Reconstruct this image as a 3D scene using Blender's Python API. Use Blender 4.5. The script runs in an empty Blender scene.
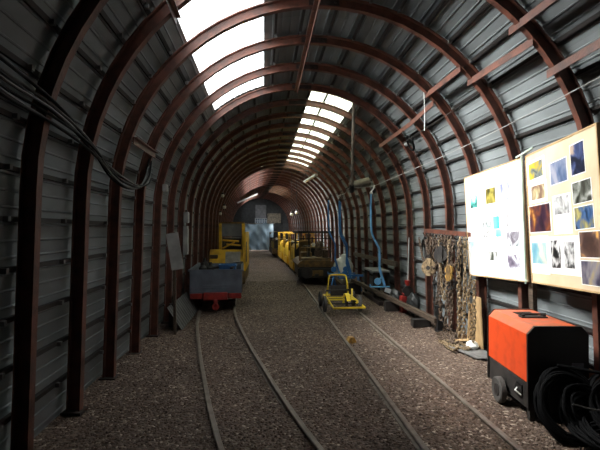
import bpy, bmesh, math, random
import numpy as np
from mathutils import Vector, Matrix, Euler
random.seed(7); rng = np.random.default_rng(7)
PI = math.pi
COL = bpy.context.scene.collection
sc = bpy.context.scene

# ------------------------------------------------------------------ materials
def mat(name, color, rough=.6, metal=0., var=.25, scale=6., bump=.0, bscale=40., color2=None, fac2=.5, spec=.5, stretch=None, trans=0.):
    m = bpy.data.materials.new(name); m.use_nodes = True
    nt = m.node_tree; N = nt.nodes; L = nt.links
    p = N['Principled BSDF']
    p.inputs['Roughness'].default_value = rough
    p.inputs['Metallic'].default_value = metal
    p.inputs['Specular IOR Level'].default_value = spec
    tc = N.new('ShaderNodeTexCoord'); src = tc.outputs['Object']
    if stretch:
        mp = N.new('ShaderNodeMapping'); mp.inputs['Scale'].default_value = stretch
        L.new(src, mp.inputs[0]); src = mp.outputs[0]
    n = N.new('ShaderNodeTexNoise'); n.inputs['Scale'].default_value = scale; n.inputs['Detail'].default_value = 6
    L.new(src, n.inputs['Vector'])
    r = N.new('ShaderNodeValToRGB'); L.new(n.outputs['Fac'], r.inputs[0])
    c = color; c2 = color2 if color2 else tuple(x*(1-var) for x in c)
    c1 = c if color2 else tuple(min(1, x*(1+var*.6)) for x in c)
    r.color_ramp.elements[0].position = fac2-.13; r.color_ramp.elements[0].color = (*c2, 1)
    r.color_ramp.elements[1].position = fac2+.15; r.color_ramp.elements[1].color = (*c1, 1)
    L.new(r.outputs[0], p.inputs['Base Color'])
    if bump:
        b = N.new('ShaderNodeBump'); b.inputs['Strength'].default_value = bump; b.inputs['Distance'].default_value = .01
        n2 = N.new('ShaderNodeTexNoise'); n2.inputs['Scale'].default_value = bscale; n2.inputs['Detail'].default_value = 4
        L.new(src, n2.inputs['Vector']); L.new(n2.outputs['Fac'], b.inputs['Height']); L.new(b.outputs[0], p.inputs['Normal'])
    return m

M = {}
M['rust'] = mat('rust_paint', (.125,.042,.026), .5, .0, color2=(.048,.021,.015), scale=9, fac2=.45, bump=.25)
M['rust_dark'] = mat('rust_dark', (.035,.02,.016), .7, .1, color2=(.018,.012,.01), scale=9)
M['purlin'] = mat('purlin_gap_shade', (.014,.011,.010), .7, .1, var=.5)  # dark brown taken near black, the shadow gap is put into the colour
M['bolt'] = mat('bolt_zinc', (.12,.12,.115), .5, .2)
M['yellow'] = mat('yellow_paint', (.72,.42,.02), .45, 0, color2=(.30,.16,.015), scale=4, fac2=.4)
M['yellow_clean'] = mat('yellow_clean', (.85,.62,.04), .4, 0, color2=(.6,.4,.03), scale=7, fac2=.35)
M['yellow_dim'] = mat('yellow_dim', (.20,.11,.022), .6, 0, color2=(.06,.035,.014), scale=6)  # brownish yellow, darkened so the dim surroundings are in the colour
M['black'] = mat('black_plastic', (.007,.007,.008), .5, 0, var=.3)
M['blackgloss'] = mat('black_gloss', (.006,.006,.007), .35, 0, var=.3)
M['cable'] = mat('cable_rubber', (.004,.004,.0045), .7, 0, var=.3, spec=.1)
M['cablegrey'] = mat('cable_grey', (.032,.030,.028), .6, 0, var=.4)
M['dark'] = mat('dark_steel', (.030,.026,.024), .6, .2, var=.5)
M['brownrust'] = mat('chain_rust', (.15,.10,.065), .6, .1, color2=(.05,.032,.022), scale=30)
M['brasschain'] = mat('chain_light', (.36,.26,.15), .5, .2, color2=(.13,.09,.05), scale=30)
M['grey'] = mat('grey_paint', (.12,.135,.165), .5, .05, color2=(.075,.085,.105), scale=5)
M['red'] = mat('red_paint', (.30,.018,.012), .5, 0, color2=(.15,.012,.010), scale=7)
M['orange'] = mat('orange_paint', (.66,.065,.012), .42, 0, color2=(.50,.045,.010), scale=9, fac2=.38)
M['orange_top'] = mat('orange_dusty', (.55,.10,.03), .5, 0, color2=(.36,.11,.06), scale=14, fac2=.45)
M['bluelight'] = mat('blue_light', (.20,.50,.82), .4, 0, color2=(.14,.38,.68), scale=6)
M['blue'] = mat('blue_paint', (.06,.24,.60), .4, 0, color2=(.04,.15,.40), scale=6)
M['white'] = mat('white_paint', (.75,.75,.73), .5, 0, var=.1)
M['offwhite'] = mat('offwhite', (.3,.3,.29), .6, 0, var=.25)
M['wood'] = mat('timber', (.10,.068,.045), .75, 0, color2=(.045,.03,.02), scale=5, stretch=(12,1,12), bump=.3)
M['ply'] = mat('plywood', (.62,.43,.22), .65, 0, color2=(.48,.31,.15), scale=5, stretch=(6,6,1))
M['greypost'] = mat('pale_post', (.20,.17,.13), .8, 0, color2=(.1,.085,.065), scale=8)
M['board'] = mat('board_tan', (.66,.53,.36), .7, 0, color2=(.56,.44,.29), scale=3)
M['boardwhite'] = mat('board_white', (.86,.86,.84), .6, 0, var=.03)
M['frame'] = mat('board_frame', (.50,.33,.16), .6, 0, var=.2)
M['greenframe'] = mat('pale_green_strip', (.42,.52,.45), .5, 0, var=.2)
M['paper'] = mat('paper_white', (.86,.86,.85), .5, 0, var=.03)
M['mat'] = mat('rubber_mat', (.13,.125,.12), .8, 0, var=.3, bump=.3)
M['rail'] = mat('rail_steel', (.19,.155,.125), .55, .0, color2=(.12,.092,.07), scale=12)
M['tyre'] = mat('tyre_rubber', (.07,.065,.06), .8, 0, var=.4, color2=(.055,.05,.045))
M['bag'] = mat('dark_bag', (.02,.022,.022), .45, 0, var=.4)
M['tarp'] = mat('tarp_blue', (.36,.47,.55), .5, 0, color2=(.27,.37,.45), scale=2)
M['wedge'] = mat('wedge_yellow', (.62,.36,.07), .6, 0, color2=(.30,.17,.05), scale=18)
M['lampglass'] = mat('lamp_glass', (.55,.52,.45), .3, 0, var=.1)
M['screen'] = mat('screen_grey', (.17,.17,.18), .25, 0, var=.2)
M['sheetdark'] = mat('dull_sheet', (.07,.07,.068), .6, .1, var=.3)
M['bluecrate'] = mat('crate_blue', (.035,.13,.30), .5, 0, var=.2)
M['hood_sheen'] = mat('painted_hood_sheen', (.42,.40,.36), .3, .5, var=.3)  # pale colour standing in for the reflection on the sloping hood

def galv():
    m = bpy.data.materials.new('galvanised_sheet'); m.use_nodes = True
    nt = m.node_tree; N = nt.nodes; L = nt.links; p = N['Principled BSDF']
    p.inputs['Roughness'].default_value = .6; p.inputs['Metallic'].default_value = .0; p.inputs['Specular IOR Level'].default_value = .25
    geo = N.new('ShaderNodeNewGeometry')
    mp = N.new('ShaderNodeMapping'); mp.inputs['Scale'].default_value = (1, .35, 1)
    L.new(geo.outputs['Position'], mp.inputs[0])
    n = N.new('ShaderNodeTexNoise'); n.inputs['Scale'].default_value = 3.2; n.inputs['Detail'].default_value = 7
    L.new(mp.outputs[0], n.inputs['Vector'])
    r = N.new('ShaderNodeValToRGB')
    r.color_ramp.elements[0].position = .32; r.color_ramp.elements[0].color = (.120,.131,.135,1)
    r.color_ramp.elements[1].position = .68; r.color_ramp.elements[1].color = (.198,.220,.228,1)
    L.new(n.outputs['Fac'], r.inputs[0])
    # sheet to sheet tone
    mp2 = N.new('ShaderNodeMapping'); mp2.inputs['Scale'].default_value = (1.0, 1/1.9, 1.0); mp2.inputs['Location'].default_value = (0, .2, 0)
    L.new(geo.outputs['Position'], mp2.inputs[0])
    fl = N.new('ShaderNodeVectorMath'); fl.operation = 'FLOOR'; L.new(mp2.outputs[0], fl.inputs[0])
    wn = N.new('ShaderNodeTexWhiteNoise'); L.new(fl.outputs[0], wn.inputs['Vector'])
    mr = N.new('ShaderNodeMapRange'); mr.inputs['To Min'].default_value = .8; mr.inputs['To Max'].default_value = 1.15
    L.new(wn.outputs['Value'], mr.inputs['Value'])
    mx = N.new('ShaderNodeVectorMath'); mx.operation = 'SCALE'; L.new(r.outputs[0], mx.inputs[0]); L.new(mr.outputs[0], mx.inputs['Scale'])
    L.new(mx.outputs[0], p.inputs['Base Color'])
    return m
M['galv'] = galv()

def gravel(island):
    m = bpy.data.materials.new('gravel_stone' if island else 'gravel_bed'); m.use_nodes = True
    nt = m.node_tree; N = nt.nodes; L = nt.links; p = N['Principled BSDF']
    p.inputs['Roughness'].default_value = .8
    geo = N.new('ShaderNodeNewGeometry')
    r = N.new('ShaderNodeValToRGB'); e = r.color_ramp.elements
    e[0].position = 0; e[0].color = (.050,.030,.021,1)
    e[1].position = 1; e[1].color = (.42,.34,.27,1)
    for pos, c in ((.3,(.090,.056,.039,1)), (.6,(.138,.094,.070,1)), (.8,(.115,.069,.044,1)), (.93,(.20,.150,.118,1))):
        q = e.new(pos); q.color = c
    if island:
        L.new(geo.outputs['Random Per Island'], r.inputs[0])
    else:
        v = N.new('ShaderNodeTexVoronoi'); v.inputs['Scale'].default_value = 42
        L.new(geo.outputs['Position'], v.inputs['Vector'])
        w = N.new('ShaderNodeTexWhiteNoise'); L.new(v.outputs['Color'], w.inputs['Vector']); L.new(w.outputs['Value'], r.inputs[0])
        b = N.new('ShaderNodeBump'); b.invert = True; b.inputs['Strength'].default_value = 1; b.inputs['Distance'].default_value = .012
        L.new(v.outputs['Distance'], b.inputs['Height']); L.new(b.outputs[0], p.inputs['Normal'])
    n = N.new('ShaderNodeTexNoise'); n.inputs['Scale'].default_value = .9; n.inputs['Detail'].default_value = 5
    L.new(geo.outputs['Position'], n.inputs['Vector'])
    mr = N.new('ShaderNodeMapRange'); mr.inputs['From Min'].default_value = .3; mr.inputs['From Max'].default_value = .7
    mr.inputs['To Min'].default_value = .75; mr.inputs['To Max'].default_value = 1.2
    L.new(n.outputs['Fac'], mr.inputs['Value'])
    mx = N.new('ShaderNodeVectorMath'); mx.operation = 'SCALE'; L.new(r.outputs[0], mx.inputs[0]); L.new(mr.outputs[0], mx.inputs['Scale'])
    L.new(mx.outputs[0], p.inputs['Base Color'])
    return m
M['stone'] = gravel(True); M['gravel'] = gravel(False)

def sheet_mat(name, tint, tr):
    m = bpy.data.materials.new(name); m.use_nodes = True
    nt = m.node_tree; N = nt.nodes; L = nt.links
    N.remove(N['Principled BSDF']); out = N['Material Output']
    t = N.new('ShaderNodeBsdfTransparent'); t.inputs[0].default_value = (*tint, 1)
    d = N.new('ShaderNodeBsdfTranslucent'); d.inputs[0].default_value = (*tint, 1)
    geo = N.new('ShaderNodeNewGeometry')
    n = N.new('ShaderNodeTexNoise'); n.inputs['Scale'].default_value = 2.5; n.inputs['Detail'].default_value = 6
    L.new(geo.outputs['Position'], n.inputs['Vector'])
    mr = N.new('ShaderNodeMapRange'); mr.inputs['From Min'].default_value = .35; mr.inputs['From Max'].default_value = .65
    mr.inputs['To Min'].default_value = tr-.12; mr.inputs['To Max'].default_value = tr+.12
    L.new(n.outputs['Fac'], mr.inputs['Value'])
    mx = N.new('ShaderNodeMixShader'); L.new(mr.outputs[0], mx.inputs[0]); L.new(t.outputs[0], mx.inputs[1]); L.new(d.outputs[0], mx.inputs[2])
    L.new(mx.outputs[0], out.inputs[0])
    return m
M['sky_a'] = sheet_mat('clear_rooflight', (.92,.96,.98), .14)
M['sky_b'] = sheet_mat('weathered_rooflight', (.62,.67,.52), .6)
M['pane'] = sheet_mat('window_pane', (.15,.17,.19), .5)

def photo_mat(name, cols, scale=6, seed=0, spots=None):
    m = bpy.data.materials.new(name); m.use_nodes = True
    nt = m.node_tree; N = nt.nodes; L = nt.links; p = N['Principled BSDF']; p.inputs['Roughness'].default_value = .3
    tc = N.new('ShaderNodeTexCoord'); mp = N.new('ShaderNodeMapping')
    mp.inputs['Location'].default_value = (seed*3.1, seed*1.7, seed); mp.inputs['Scale'].default_value = (1, .7, 1)
    L.new(tc.outputs['Object'], mp.inputs[0])
    n = N.new('ShaderNodeTexNoise'); n.inputs['Scale'].default_value = scale; n.inputs['Detail'].default_value = 3
    n.inputs['Distortion'].default_value = .6
    L.new(mp.outputs[0], n.inputs['Vector'])
    r = N.new('ShaderNodeValToRGB'); e = r.color_ramp.elements
    k = len(cols)
    e[0].position = .32; e[0].color = (*cols[0],1); e[1].position = .68; e[1].color = (*cols[-1],1)
    for i, c in enumerate(cols[1:-1], 1):
        q = e.new(.32+.36*i/(k-1)); q.color = (*c,1)
    L.new(n.outputs['Fac'], r.inputs[0]); L.new(r.outputs[0], p.inputs['Base Color'])
    return m

# ------------------------------------------------------------------ mesh helpers
class MB:
    def __init__(s): s.v = []; s.f = []; s.mi = []
    def add(s, V, F, mi=0):
        o = len(s.v); s.v += [tuple(q) for q in V]; s.f += [tuple(i+o for i in f) for f in F]; s.mi += [mi]*len(F); return s
    def box(s, x0, x1, y0, y1, z0, z1, mi=0, rot=None, bev=0):
        if bev:
            bm = bmesh.new(); bmesh.ops.create_cube(bm, size=1)
            bmesh.ops.scale(bm, vec=(x1-x0, y1-y0, z1-z0), verts=bm.verts)
            bmesh.ops.bevel(bm, geom=bm.edges[:], offset=bev, segments=2, affect='EDGES', profile=.5)
            V = [v.co.copy() for v in bm.verts]; bm.verts.index_update(); F = [[v.index for v in f.verts] for f in bm.faces]; bm.free()
        else:
            a, b, c = (x1-x0)/2, (y1-y0)/2, (z1-z0)/2
            V = [Vector((i*a, j*b, k*c)) for i in (-1,1) for j in (-1,1) for k in (-1,1)]
            F = [(0,1,3,2),(4,6,7,5),(0,4,5,1),(2,3,7,6),(0,2,6,4),(1,5,7,3)]
        if rot: R = Euler(rot).to_matrix(); V = [R @ v for v in V]
        c = Vector(((x0+x1)/2, (y0+y1)/2, (z0+z1)/2))
        return s.add([v+c for v in V], F, mi)
    def prism(s, pts, y0, y1, axis='y', mi=0):
        n = len(pts)
        def P(a, b, t): return (a, t, b) if axis == 'y' else ((t, a, b) if axis == 'x' else (a, b, t))
        V = [P(a, b, y0) for a, b in pts]+[P(a, b, y1) for a, b in pts]
        F = [tuple(range(n))[::-1], tuple(range(n, 2*n))]+[(i, (i+1) % n, n+(i+1) % n, n+i) for i in range(n)]
        return s.add(V, F, mi)
    def tube(s, path, r, n=8, mi=0, caps=True, closed=False):
        path = [Vector(p) for p in path]; m = len(path); V = []
        prev = None
        for i, p in enumerate(path):
            if closed: t = path[(i+1) % m]-path[i-1]
            else: t = path[min(i+1, m-1)]-path[max(i-1, 0)]
            t.normalize()
            if prev is None:
                u = t.orthogonal().normalized()
            else:
                u = prev-t*prev.dot(t)
                u = u.normalized() if u.length > 1e-6 else t.orthogonal().normalized()
            prev = u; w = t.cross(u); rr = r[i] if isinstance(r, (list, tuple)) else r
            for k in range(n):
                a = 2*PI*k/n; V.append(p+u*(rr*math.cos(a))+w*(rr*math.sin(a)))
        F = []
        for i in range(m if closed else m-1):
            j = (i+1) % m
            for k in range(n): F.append((i*n+k, i*n+(k+1) % n, j*n+(k+1) % n, j*n+k))
        if caps and not closed:
            F.append(tuple(range(n))[::-1]); F.append(tuple((m-1)*n+k for k in range(n)))
        return s.add(V, F, mi)
    def bar(s, a, b, w, h, mi=0, up=(0,0,1)):
        a, b = Vector(a), Vector(b); t = (b-a).normalized(); upv = Vector(up)
        if abs(t.dot(upv)) > .98: upv = Vector((1,0,0))
        x = t.cross(upv).normalized(); z = x.cross(t)
        V = []
        for p in (a, b):
            for i, j in ((-1,-1),(1,-1),(1,1),(-1,1)): V.append(p+x*(i*w/2)+z*(j*h/2))
        return s.add(V, [(3,2,1,0),(4,5,6,7),(0,1,5,4),(1,2,6,5),(2,3,7,6),(3,0,4,7)], mi)
    def lathe(s, prof, c=(0,0,0), axis='z', n=20, mi=0):
        V = []; c = Vector(c)
        for r, h in prof:
            for k in range(n):
                a = 2*PI*k/n; x, y = r*math.cos(a), r*math.sin(a)
                q = {'z': (x,y,h), 'x': (h,x,y), 'y': (y,h,x)}[axis]; V.append(c+Vector(q))
        m = len(prof); F = []
        for i in range(m-1):
            for k in range(n): F.append((i*n+k, i*n+(k+1) % n, (i+1)*n+(k+1) % n, (i+1)*n+k))
        F.append(tuple(range(n))[::-1]); F.append(tuple((m-1)*n+k for k in range(n)))
        return s.add(V, F, mi)
    def ball(s, c, r, n=12, mi=0, sq=(1,1,1)):
        V = []; c = Vector(c)
        for i in range(1, n//2):
            a = PI*i/(n//2)
            for k in range(n): b = 2*PI*k/n; V.append(c+Vector((r*sq[0]*math.sin(a)*math.cos(b), r*sq[1]*math.sin(a)*math.sin(b), r*sq[2]*math.cos(a))))
        m = n//2-1; t = len(V); V += [c+Vector((0,0,r*sq[2])), c-Vector((0,0,r*sq[2]))]
        F = [(t, k, (k+1) % n) for k in range(n)]+[(t+1, (m-1)*n+(k+1) % n, (m-1)*n+k) for k in range(n)]
        for i in range(m-1):
            for k in range(n): F.append((i*n+k, (i+1)*n+k, (i+1)*n+(k+1) % n, i*n+(k+1) % n))
        return s.add(V, F, mi)
    def build(s, name, m, parent=None, smooth=False, loc=None):
        me = bpy.data.meshes.new(name); me.from_pydata(s.v, [], s.f)
        for x in (m if isinstance(m, (list, tuple)) else [m]): me.materials.append(M[x] if isinstance(x, str) else x)
        if any(s.mi): me.polygons.foreach_set('material_index', s.mi)
        bm = bmesh.new(); bm.from_mesh(me); bmesh.ops.recalc_face_normals(bm, faces=bm.faces); bm.to_mesh(me); bm.free()
        if smooth:
            me.polygons.foreach_set('use_smooth', [True]*len(me.polygons))
            try: me.set_sharp_from_angle(angle=math.radians(40))
            except Exception: pass
        o = bpy.data.objects.new(name, me); COL.objects.link(o)
        if parent: o.parent = parent
        if loc: o.location = loc
        return o

def tag(o, label=None, cat=None, group=None, kind=None):
    if label: o['label'] = label
    if cat: o['category'] = cat
    if group: o['group'] = group
    if kind: o['kind'] = kind
    return o
def thing(name, label, cat, loc=(0,0,0), rotz=0, group=None):
    o = bpy.data.objects.new(name, None); COL.objects.link(o); o.empty_display_size = .1
    o.location = loc; o.rotation_euler = (0,0,rotz)
    return tag(o, label, cat, group)
def copy_tree(o, parent=None):
    c = o.copy(); COL.objects.link(c)
    c.parent = parent
    for ch in [x for x in bpy.data.objects if x.parent == o]: copy_tree(ch, c)
    return c

# ------------------------------------------------------------------ tunnel geometry
CX, CZ = .63, 1.755
def bend(y): return -.00174*(y-12)**2 if y > 12 else 0.
def prof_pt(s, off, corr=0.):
    """s: signed distance from the crown (right positive) measured on the 2.24 m sheet line; off: radius"""
    sg = 1 if s >= 0 else -1; a = abs(s)/2.24; R = off+corr
    if a <= PI/2: return CX+sg*R*math.sin(a), CZ+R*math.cos(a)
    d = abs(s)-2.24*PI/2; t = d/1.755
    return CX+sg*(R+.05*t), CZ-d
S_TOT = 2.24*PI/2+1.755
def rib_y(k): return {-2: 3.03, -1: 3.836}.get(k, 4.8+.95*k)
RIBY = [rib_y(k) for k in range(-2, 32)]
YS = -1.2; YE = 34.45
S_L0, S_L1 = -math.radians(39.7)*2.24, -math.radians(16.4)*2.24
S_R0, S_R1 = math.radians(5.6)*2.24, math.radians(25.9)*2.24
OPEN = [(S_L0, S_L1, 3.4, 7.67), (S_R0, S_R1, 8.05, 17.15), (S_L0, S_L1, 17.15, 23.8), (S_R0, S_R1, 24.5, 28.5), (S_L0, S_L1, 29.4, 33.6)]

def strip(mb, s0, s1, y0, y1, R, mi=0):
    # corrugated strip between s0,s1 along the tunnel
    P = {s0, s1}; k = math.floor(s0/.107)
    while k*.107 < s1:
        for q in (0, .05, .13, .18):
            v = (k+q)*.107
            if s0 < v < s1: P.add(v)
        k += 1
    v = s0
    while v < s1: P.add(v); v += .12
    P = sorted(P)
    def c(s):
        u = (s/.107) % 1.0
        if u < .05: return .009*(1-u/.05)
        if u < .13: return 0
        if u < .18: return .009*(u-.13)/.05
        return .009
    ys = [y0]+[y for y in np.arange(-1, 36, .95) if y0+.01 < y < y1-.01]+[y1] if y1 > 12 else [y0, y1]
    V = []
    for y in ys:
        b = bend(y)
        for s in P:
            x, z = prof_pt(s, R, c(s)); V.append((x+b, y, z))
    n = len(P); F = [(j*n+i, j*n+i+1, (j+1)*n+i+1, (j+1)*n+i) for j in range(len(ys)-1) for i in range(n-1)]
    mb.add(V, F, mi)

A_W = 2.24*math.radians(62)
w = MB(); strip(w, -S_TOT-.03, -A_W, YS, YE, 2.24); o = w.build('wall_left', 'galv'); tag(o, kind='structure')
w = MB(); strip(w, A_W, S_TOT+.03, YS, YE, 2.24); o = w.build('wall_right', 'galv'); tag(o, kind='structure')
w = MB()
cuts = sorted({-A_W, S_L0, S_L1, S_R0, S_R1, A_W})
for a, b in zip(cuts[:-1], cuts[1:]):
    y = YS
    for (p, q, y0, y1) in OPEN:
        if abs(p-a) < 1e-6: strip(w, a, b, y, y0, 2.24); y = y1
    strip(w, a, b, y, YE, 2.24)
o = w.build('ceiling', 'galv'); tag(o, kind='structure')
for i, (p, q, y0, y1) in enumerate(OPEN, 1):
    w = MB(); strip(w, p-.03, q+.03, y0-.02, y1+.02, 2.262)
    o = w.build('window_%d' % i, 'sky_a' if p < 0 else 'sky_b'); tag(o, 'translucent corrugated rooflight sheets in the curved roof', kind='structure')

# purlins -------------------------------------------------------------
n = 0
for side in (-1, 1):
    for k in range(16):
        s = side*(S_TOT-.29-.32*k)
        segs = [(YS+.05, YE-.1)]
        for (p, q, y0, y1) in OPEN:
            if p < s < q and (p < 0 or side*s < .45 or side*s > .75):
                segs = [t for a, b in segs for t in ((a, min(b, y0)), (max(a, y1), b)) if t[1]-t[0] > .05]
        mb = MB()
        for a, b in segs:
            ys = [a]+[y for y in np.arange(12.4, 36, .95) if a+.05 < y < b-.05]+[b]
            hw, dd = .016, .035
            for lo, hi in ((-hw, hw),):
                V = []
                for y in ys:
                    bb = bend(y)
                    for (ds, rr) in ((-hw, 2.243), (hw, 2.243), (hw, 2.243-dd), (-hw, 2.243-dd)):
                        x, z = prof_pt(s+ds, rr); V.append((x+bb, y, z))
                m_ = len(ys)
                F = [(3,2,1,0), tuple(4*(m_-1)+i for i in range(4))]
                for j in range(m_-1):
                    for i in range(4): F.append((4*j+i, 4*j+(i+1) % 4, 4*j+4+(i+1) % 4, 4*j+4+i))
                mb.add(V, F)
        # paler fixing clips beside each arch
        for y in RIBY:
            if y > 14: break
            if any(a < y-.1 < b for a, b in segs):
                x, z = prof_pt(s, 2.19); mb.box(x-.016, x+.016, y-.105, y-.073, z-.016, z+.016, mi=1)
        n += 1
        o = mb.build('trim_%d' % n, ['purlin', 'bolt']); tag(o, 'purlin running along the tunnel behind the arches, gap shadow in its dark colour', kind='structure')

# arches --------------------------------------------------------------
labels = {
 -2: 'dark steel arch nearest the camera, its leg at the left edge of the photo',
 -1: 'rusty steel arch whose right leg passes behind the right-hand noticeboard',
  0: 'rusty steel arch meeting the near edge of the left-hand white noticeboard, crossing the big rooflight',
  1: 'rusty steel arch meeting the far edge of the left-hand white noticeboard',
  2: 'rusty steel arch standing behind the middle of the hanging chains',
  3: 'rusty steel arch carrying the far end of the chain rail, pulley block against its foot',
  4: 'rusty arch where the left rooflight ends and the right rooflight begins',
  5: 'rusty arch just beyond the light blue hanger, under the first right rooflight panes',
  6: 'rusty steel arch crossing the roof between the light blue hanger and the darker blue hangers',
  7: 'rusty steel arch directly above the darker blue hangers'}
def arch_path(R, n=30):
    pts = [(CX-(R+.05), -.03), (CX-(R+.025), .9)]
    for i in range(n+1):
        a = -PI/2+PI*i/n; pts.append((CX+R*math.sin(a), CZ+R*math.cos(a)))
    return pts+[(CX+R+.025, .9), (CX+R+.05, -.03)]
def arch_mb(i0, i1):
    mb = MB(); prof = []
    fw, d, t, wb = .068, .11, .012, .012
    # I section: (y, depth outwards)
    sec = [(-fw/2,0),(fw/2,0),(fw/2,t),(wb/2,t*1.6),(wb/2,d-t*1.6),(fw/2,d-t),(fw/2,d),(-fw/2,d),(-fw/2,d-t),(-wb/2,d-t*1.6),(-wb/2,t*1.6),(-fw/2,t)]
    m_ = len(sec); V = []
    A = arch_path(2.09); B = arch_path(2.20)
    idx = list(range(i0, i1+1))
    for i in idx:
        a, b = A[i], B[i]
        for y, dd in sec:
            f = dd/.11; V.append((a[0]*(1-f)+b[0]*f, y, a[1]*(1-f)+b[1]*f))
    F = [tuple(range(m_)), tuple((len(idx)-1)*m_+k for k in range(m_))]
    for j in range(len(idx)-1):
        for k in range(m_): F.append((j*m_+k, j*m_+(k+1) % m_, (j+1)*m_+(k+1) % m_, (j+1)*m_+k))
    mb.add(V, F); return mb
NP = len(arch_path(2.09)); MID = NP//2
proto = None
for k in range(-2, 32):
    y = rib_y(k)
    if proto is None:
        t = proto = thing('steel_arch', labels[k], 'arch', (0, y, 0), group='steel arch ribs of the tunnel')
        arch_mb(0, MID).build('arch_segment', 'rust', t)
        arch_mb(MID, NP-1).build('arch_segment', 'rust', t)
        mb = MB()   # fishplate joining both halves at the crown
        for sy in (-.016, .016): mb.box(CX-.16, CX+.16, sy-.006, sy+.006, 3.86, 3.92)
        for bx_ in (-.12, -.05, .05, .12): mb.tube([(CX+bx_, -.035, 3.89), (CX+bx_, .035, 3.89)], .013, 6)
        mb.build('fishplate', 'rust_dark', t)
        for sx in (-1, 1):
            x = CX+sx*2.195; mb = MB(); mb.box(x-.08, x+.08, -.075, .075, -.01, .012); mb.build('foot_plate', 'rust_dark', t)
    else:
        t = copy_tree(proto)
        t.location = (bend(y), y, 0); t.rotation_euler = (0, 0, {-2: -.06, -1: -.078, 0: -.015}.get(k, 0))
        t['label'] = labels.get(k, 'rusty steel arch deep in the far part of the tunnel, beyond the blue hangers')
    if k == -2: t.rotation_euler = (0, 0, -.06)

# floor -----------------------------------------------------------------
nx, ny = 60, 190
xs = np.linspace(-2.6, 4.2, nx); ys = np.concatenate([np.linspace(-1.4, 12, 130), np.linspace(12.4, 36, 60)])
V = []
def floor_z(x, y):
    return .010*math.sin(x*2.3+y*.9)+.008*math.sin(x*5.1-y*1.7)+.004*math.sin(x*11+y*7) - .008
for y in ys:
    for x in xs: V.append((x-.6*0, y, floor_z(x, y)))
F = [(j*nx+i, j*nx+i+1, (j+1)*nx+i+1, (j+1)*nx+i) for j in range(len(ys)-1) for i in range(nx-1)]
mb = MB(); mb.add(V, F); o = mb.build('floor', 'gravel', smooth=True); tag(o, kind='structure')

# loose stones, nobody could count them
def stones():
    base = np.array([(1,0,0),(-1,0,0),(0,1,0),(0,-1,0),(0,0,1),(0,0,-1),(.6,.6,.55),(-.6,.6,.5),(-.6,-.6,.55),(.6,-.6,.5)], float)
    tri = [(4,0,6),(4,6,2),(4,2,7),(4,7,1),(4,1,8),(4,8,3),(4,3,9),(4,9,0),(0,2,6),(2,1,7),(1,3,8),(3,0,9)]
    tri = np.array(tri)
    N_ = 36000
    y = 2.6+(rng.random(N_)**1.7)*11.0
    x = rng.uniform(-1.6, 2.78, N_)
    r = rng.uniform(.005, .0135, N_)
    ang = rng.uniform(0, 2*PI, N_)
    sc_ = rng.uniform(.6, 1.25, (N_, 3)); sc_[:, 2] *= .7
    Vv = base[None]*sc_[:, None, :]*r[:, None, None]
    Vv += rng.normal(0, .12, Vv.shape)*r[:, None, None]
    c, s_ = np.cos(ang)[:, None], np.sin(ang)[:, None]
    X = Vv[..., 0]*c-Vv[..., 1]*s_; Y = Vv[..., 0]*s_+Vv[..., 1]*c
    zz = .010*np.sin(x*2.3+y*.9)+.008*np.sin(x*5.1-y*1.7)+.004*np.sin(x*11+y*7)-.008
    P = np.stack([X+x[:, None], Y+y[:, None], Vv[..., 2]+(zz+r*.25)[:, None]], -1).reshape(-1, 3)
    T = (tri[None]+(np.arange(N_)*10)[:, None, None]).reshape(-1, 3)
    me = bpy.data.meshes.new('gravel'); me.vertices.add(len(P)); me.vertices.foreach_set('co', P.astype(np.float32).ravel())
    me.loops.add(T.size); me.loops.foreach_set('vertex_index', T.astype(np.int32).ravel())
    me.polygons.add(len(T)); me.polygons.foreach_set('loop_start', np.arange(0, T.size, 3, dtype=np.int32)); me.polygons.foreach_set('loop_total', np.full(len(T), 3, dtype=np.int32))
    me.update(); me.validate(); me.materials.append(M['stone'])
    o = bpy.data.objects.new('gravel', me); COL.objects.link(o)
    tag(o, 'loose brown and grey gravel strewn over the tunnel floor', 'gravel', kind='stuff')
stones()

# end walls -------------------------------------------------------------
def end_wall(y, name, matn, hole=None):
    R = 2.30; bb = bend(y); mb = MB()
    pts = [(CX-R-.05, 0)]+[(CX+R*math.sin(-PI/2+PI*i/24), CZ+R*math.cos(-PI/2+PI*i/24)) for i in range(25)]+[(CX+R+.05, 0)]
    if not hole:
        mb.prism([(a+bb, b) for a, b in pts], y, y+.06)
    else:
        x0, x1, z0, z1 = hole
        # boards in columns either side and above/below the window
        def zt(x): return CZ+math.sqrt(max(0, R*R-(x-CX)**2))
        xs_ = sorted(set([x0, x1]+[CX-R+.01+2*(R-.01)*i/40 for i in range(41)]))
        for a, b in zip(xs_[:-1], xs_[1:]):
            dy = .015*(int((a+5)*6) % 2)
            za, zb = zt(a), zt(b)
            def col(l0, l1, h0, h1):
                V_ = [(a+bb, y+dy, l0), (b+bb, y+dy, l1), (b+bb, y+dy, h1), (a+bb, y+dy, h0)]
                V_ += [(p[0], y+.06, p[2]) for p in V_]
                mb.add(V_, [(0,1,2,3),(7,6,5,4),(0,4,5,1),(1,5,6,2),(2,6,7,3),(3,7,4,0)])
            if a >= x0-1e-6 and b <= x1+1e-6: col(0, 0, z0, z0); col(z1, z1, za, zb)
            else: col(0, 0, za, zb)
    return tag(mb.build(name, matn), kind='structure')
M['endwall'] = mat('end_wall_board', (.028,.030,.032), .6, .1, var=.3)
end_wall(YE, 'wall_back', 'endwall', hole=(.24, 1.10, 2.0, 2.36))
end_wall(YS-.06, 'wall_front', 'endwall')
b_ = bend(YE)
mb = MB()
mb.box(.24+b_, 1.10+b_, YE+.03, YE+.035, 2.0, 2.36, mi=1)
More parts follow.
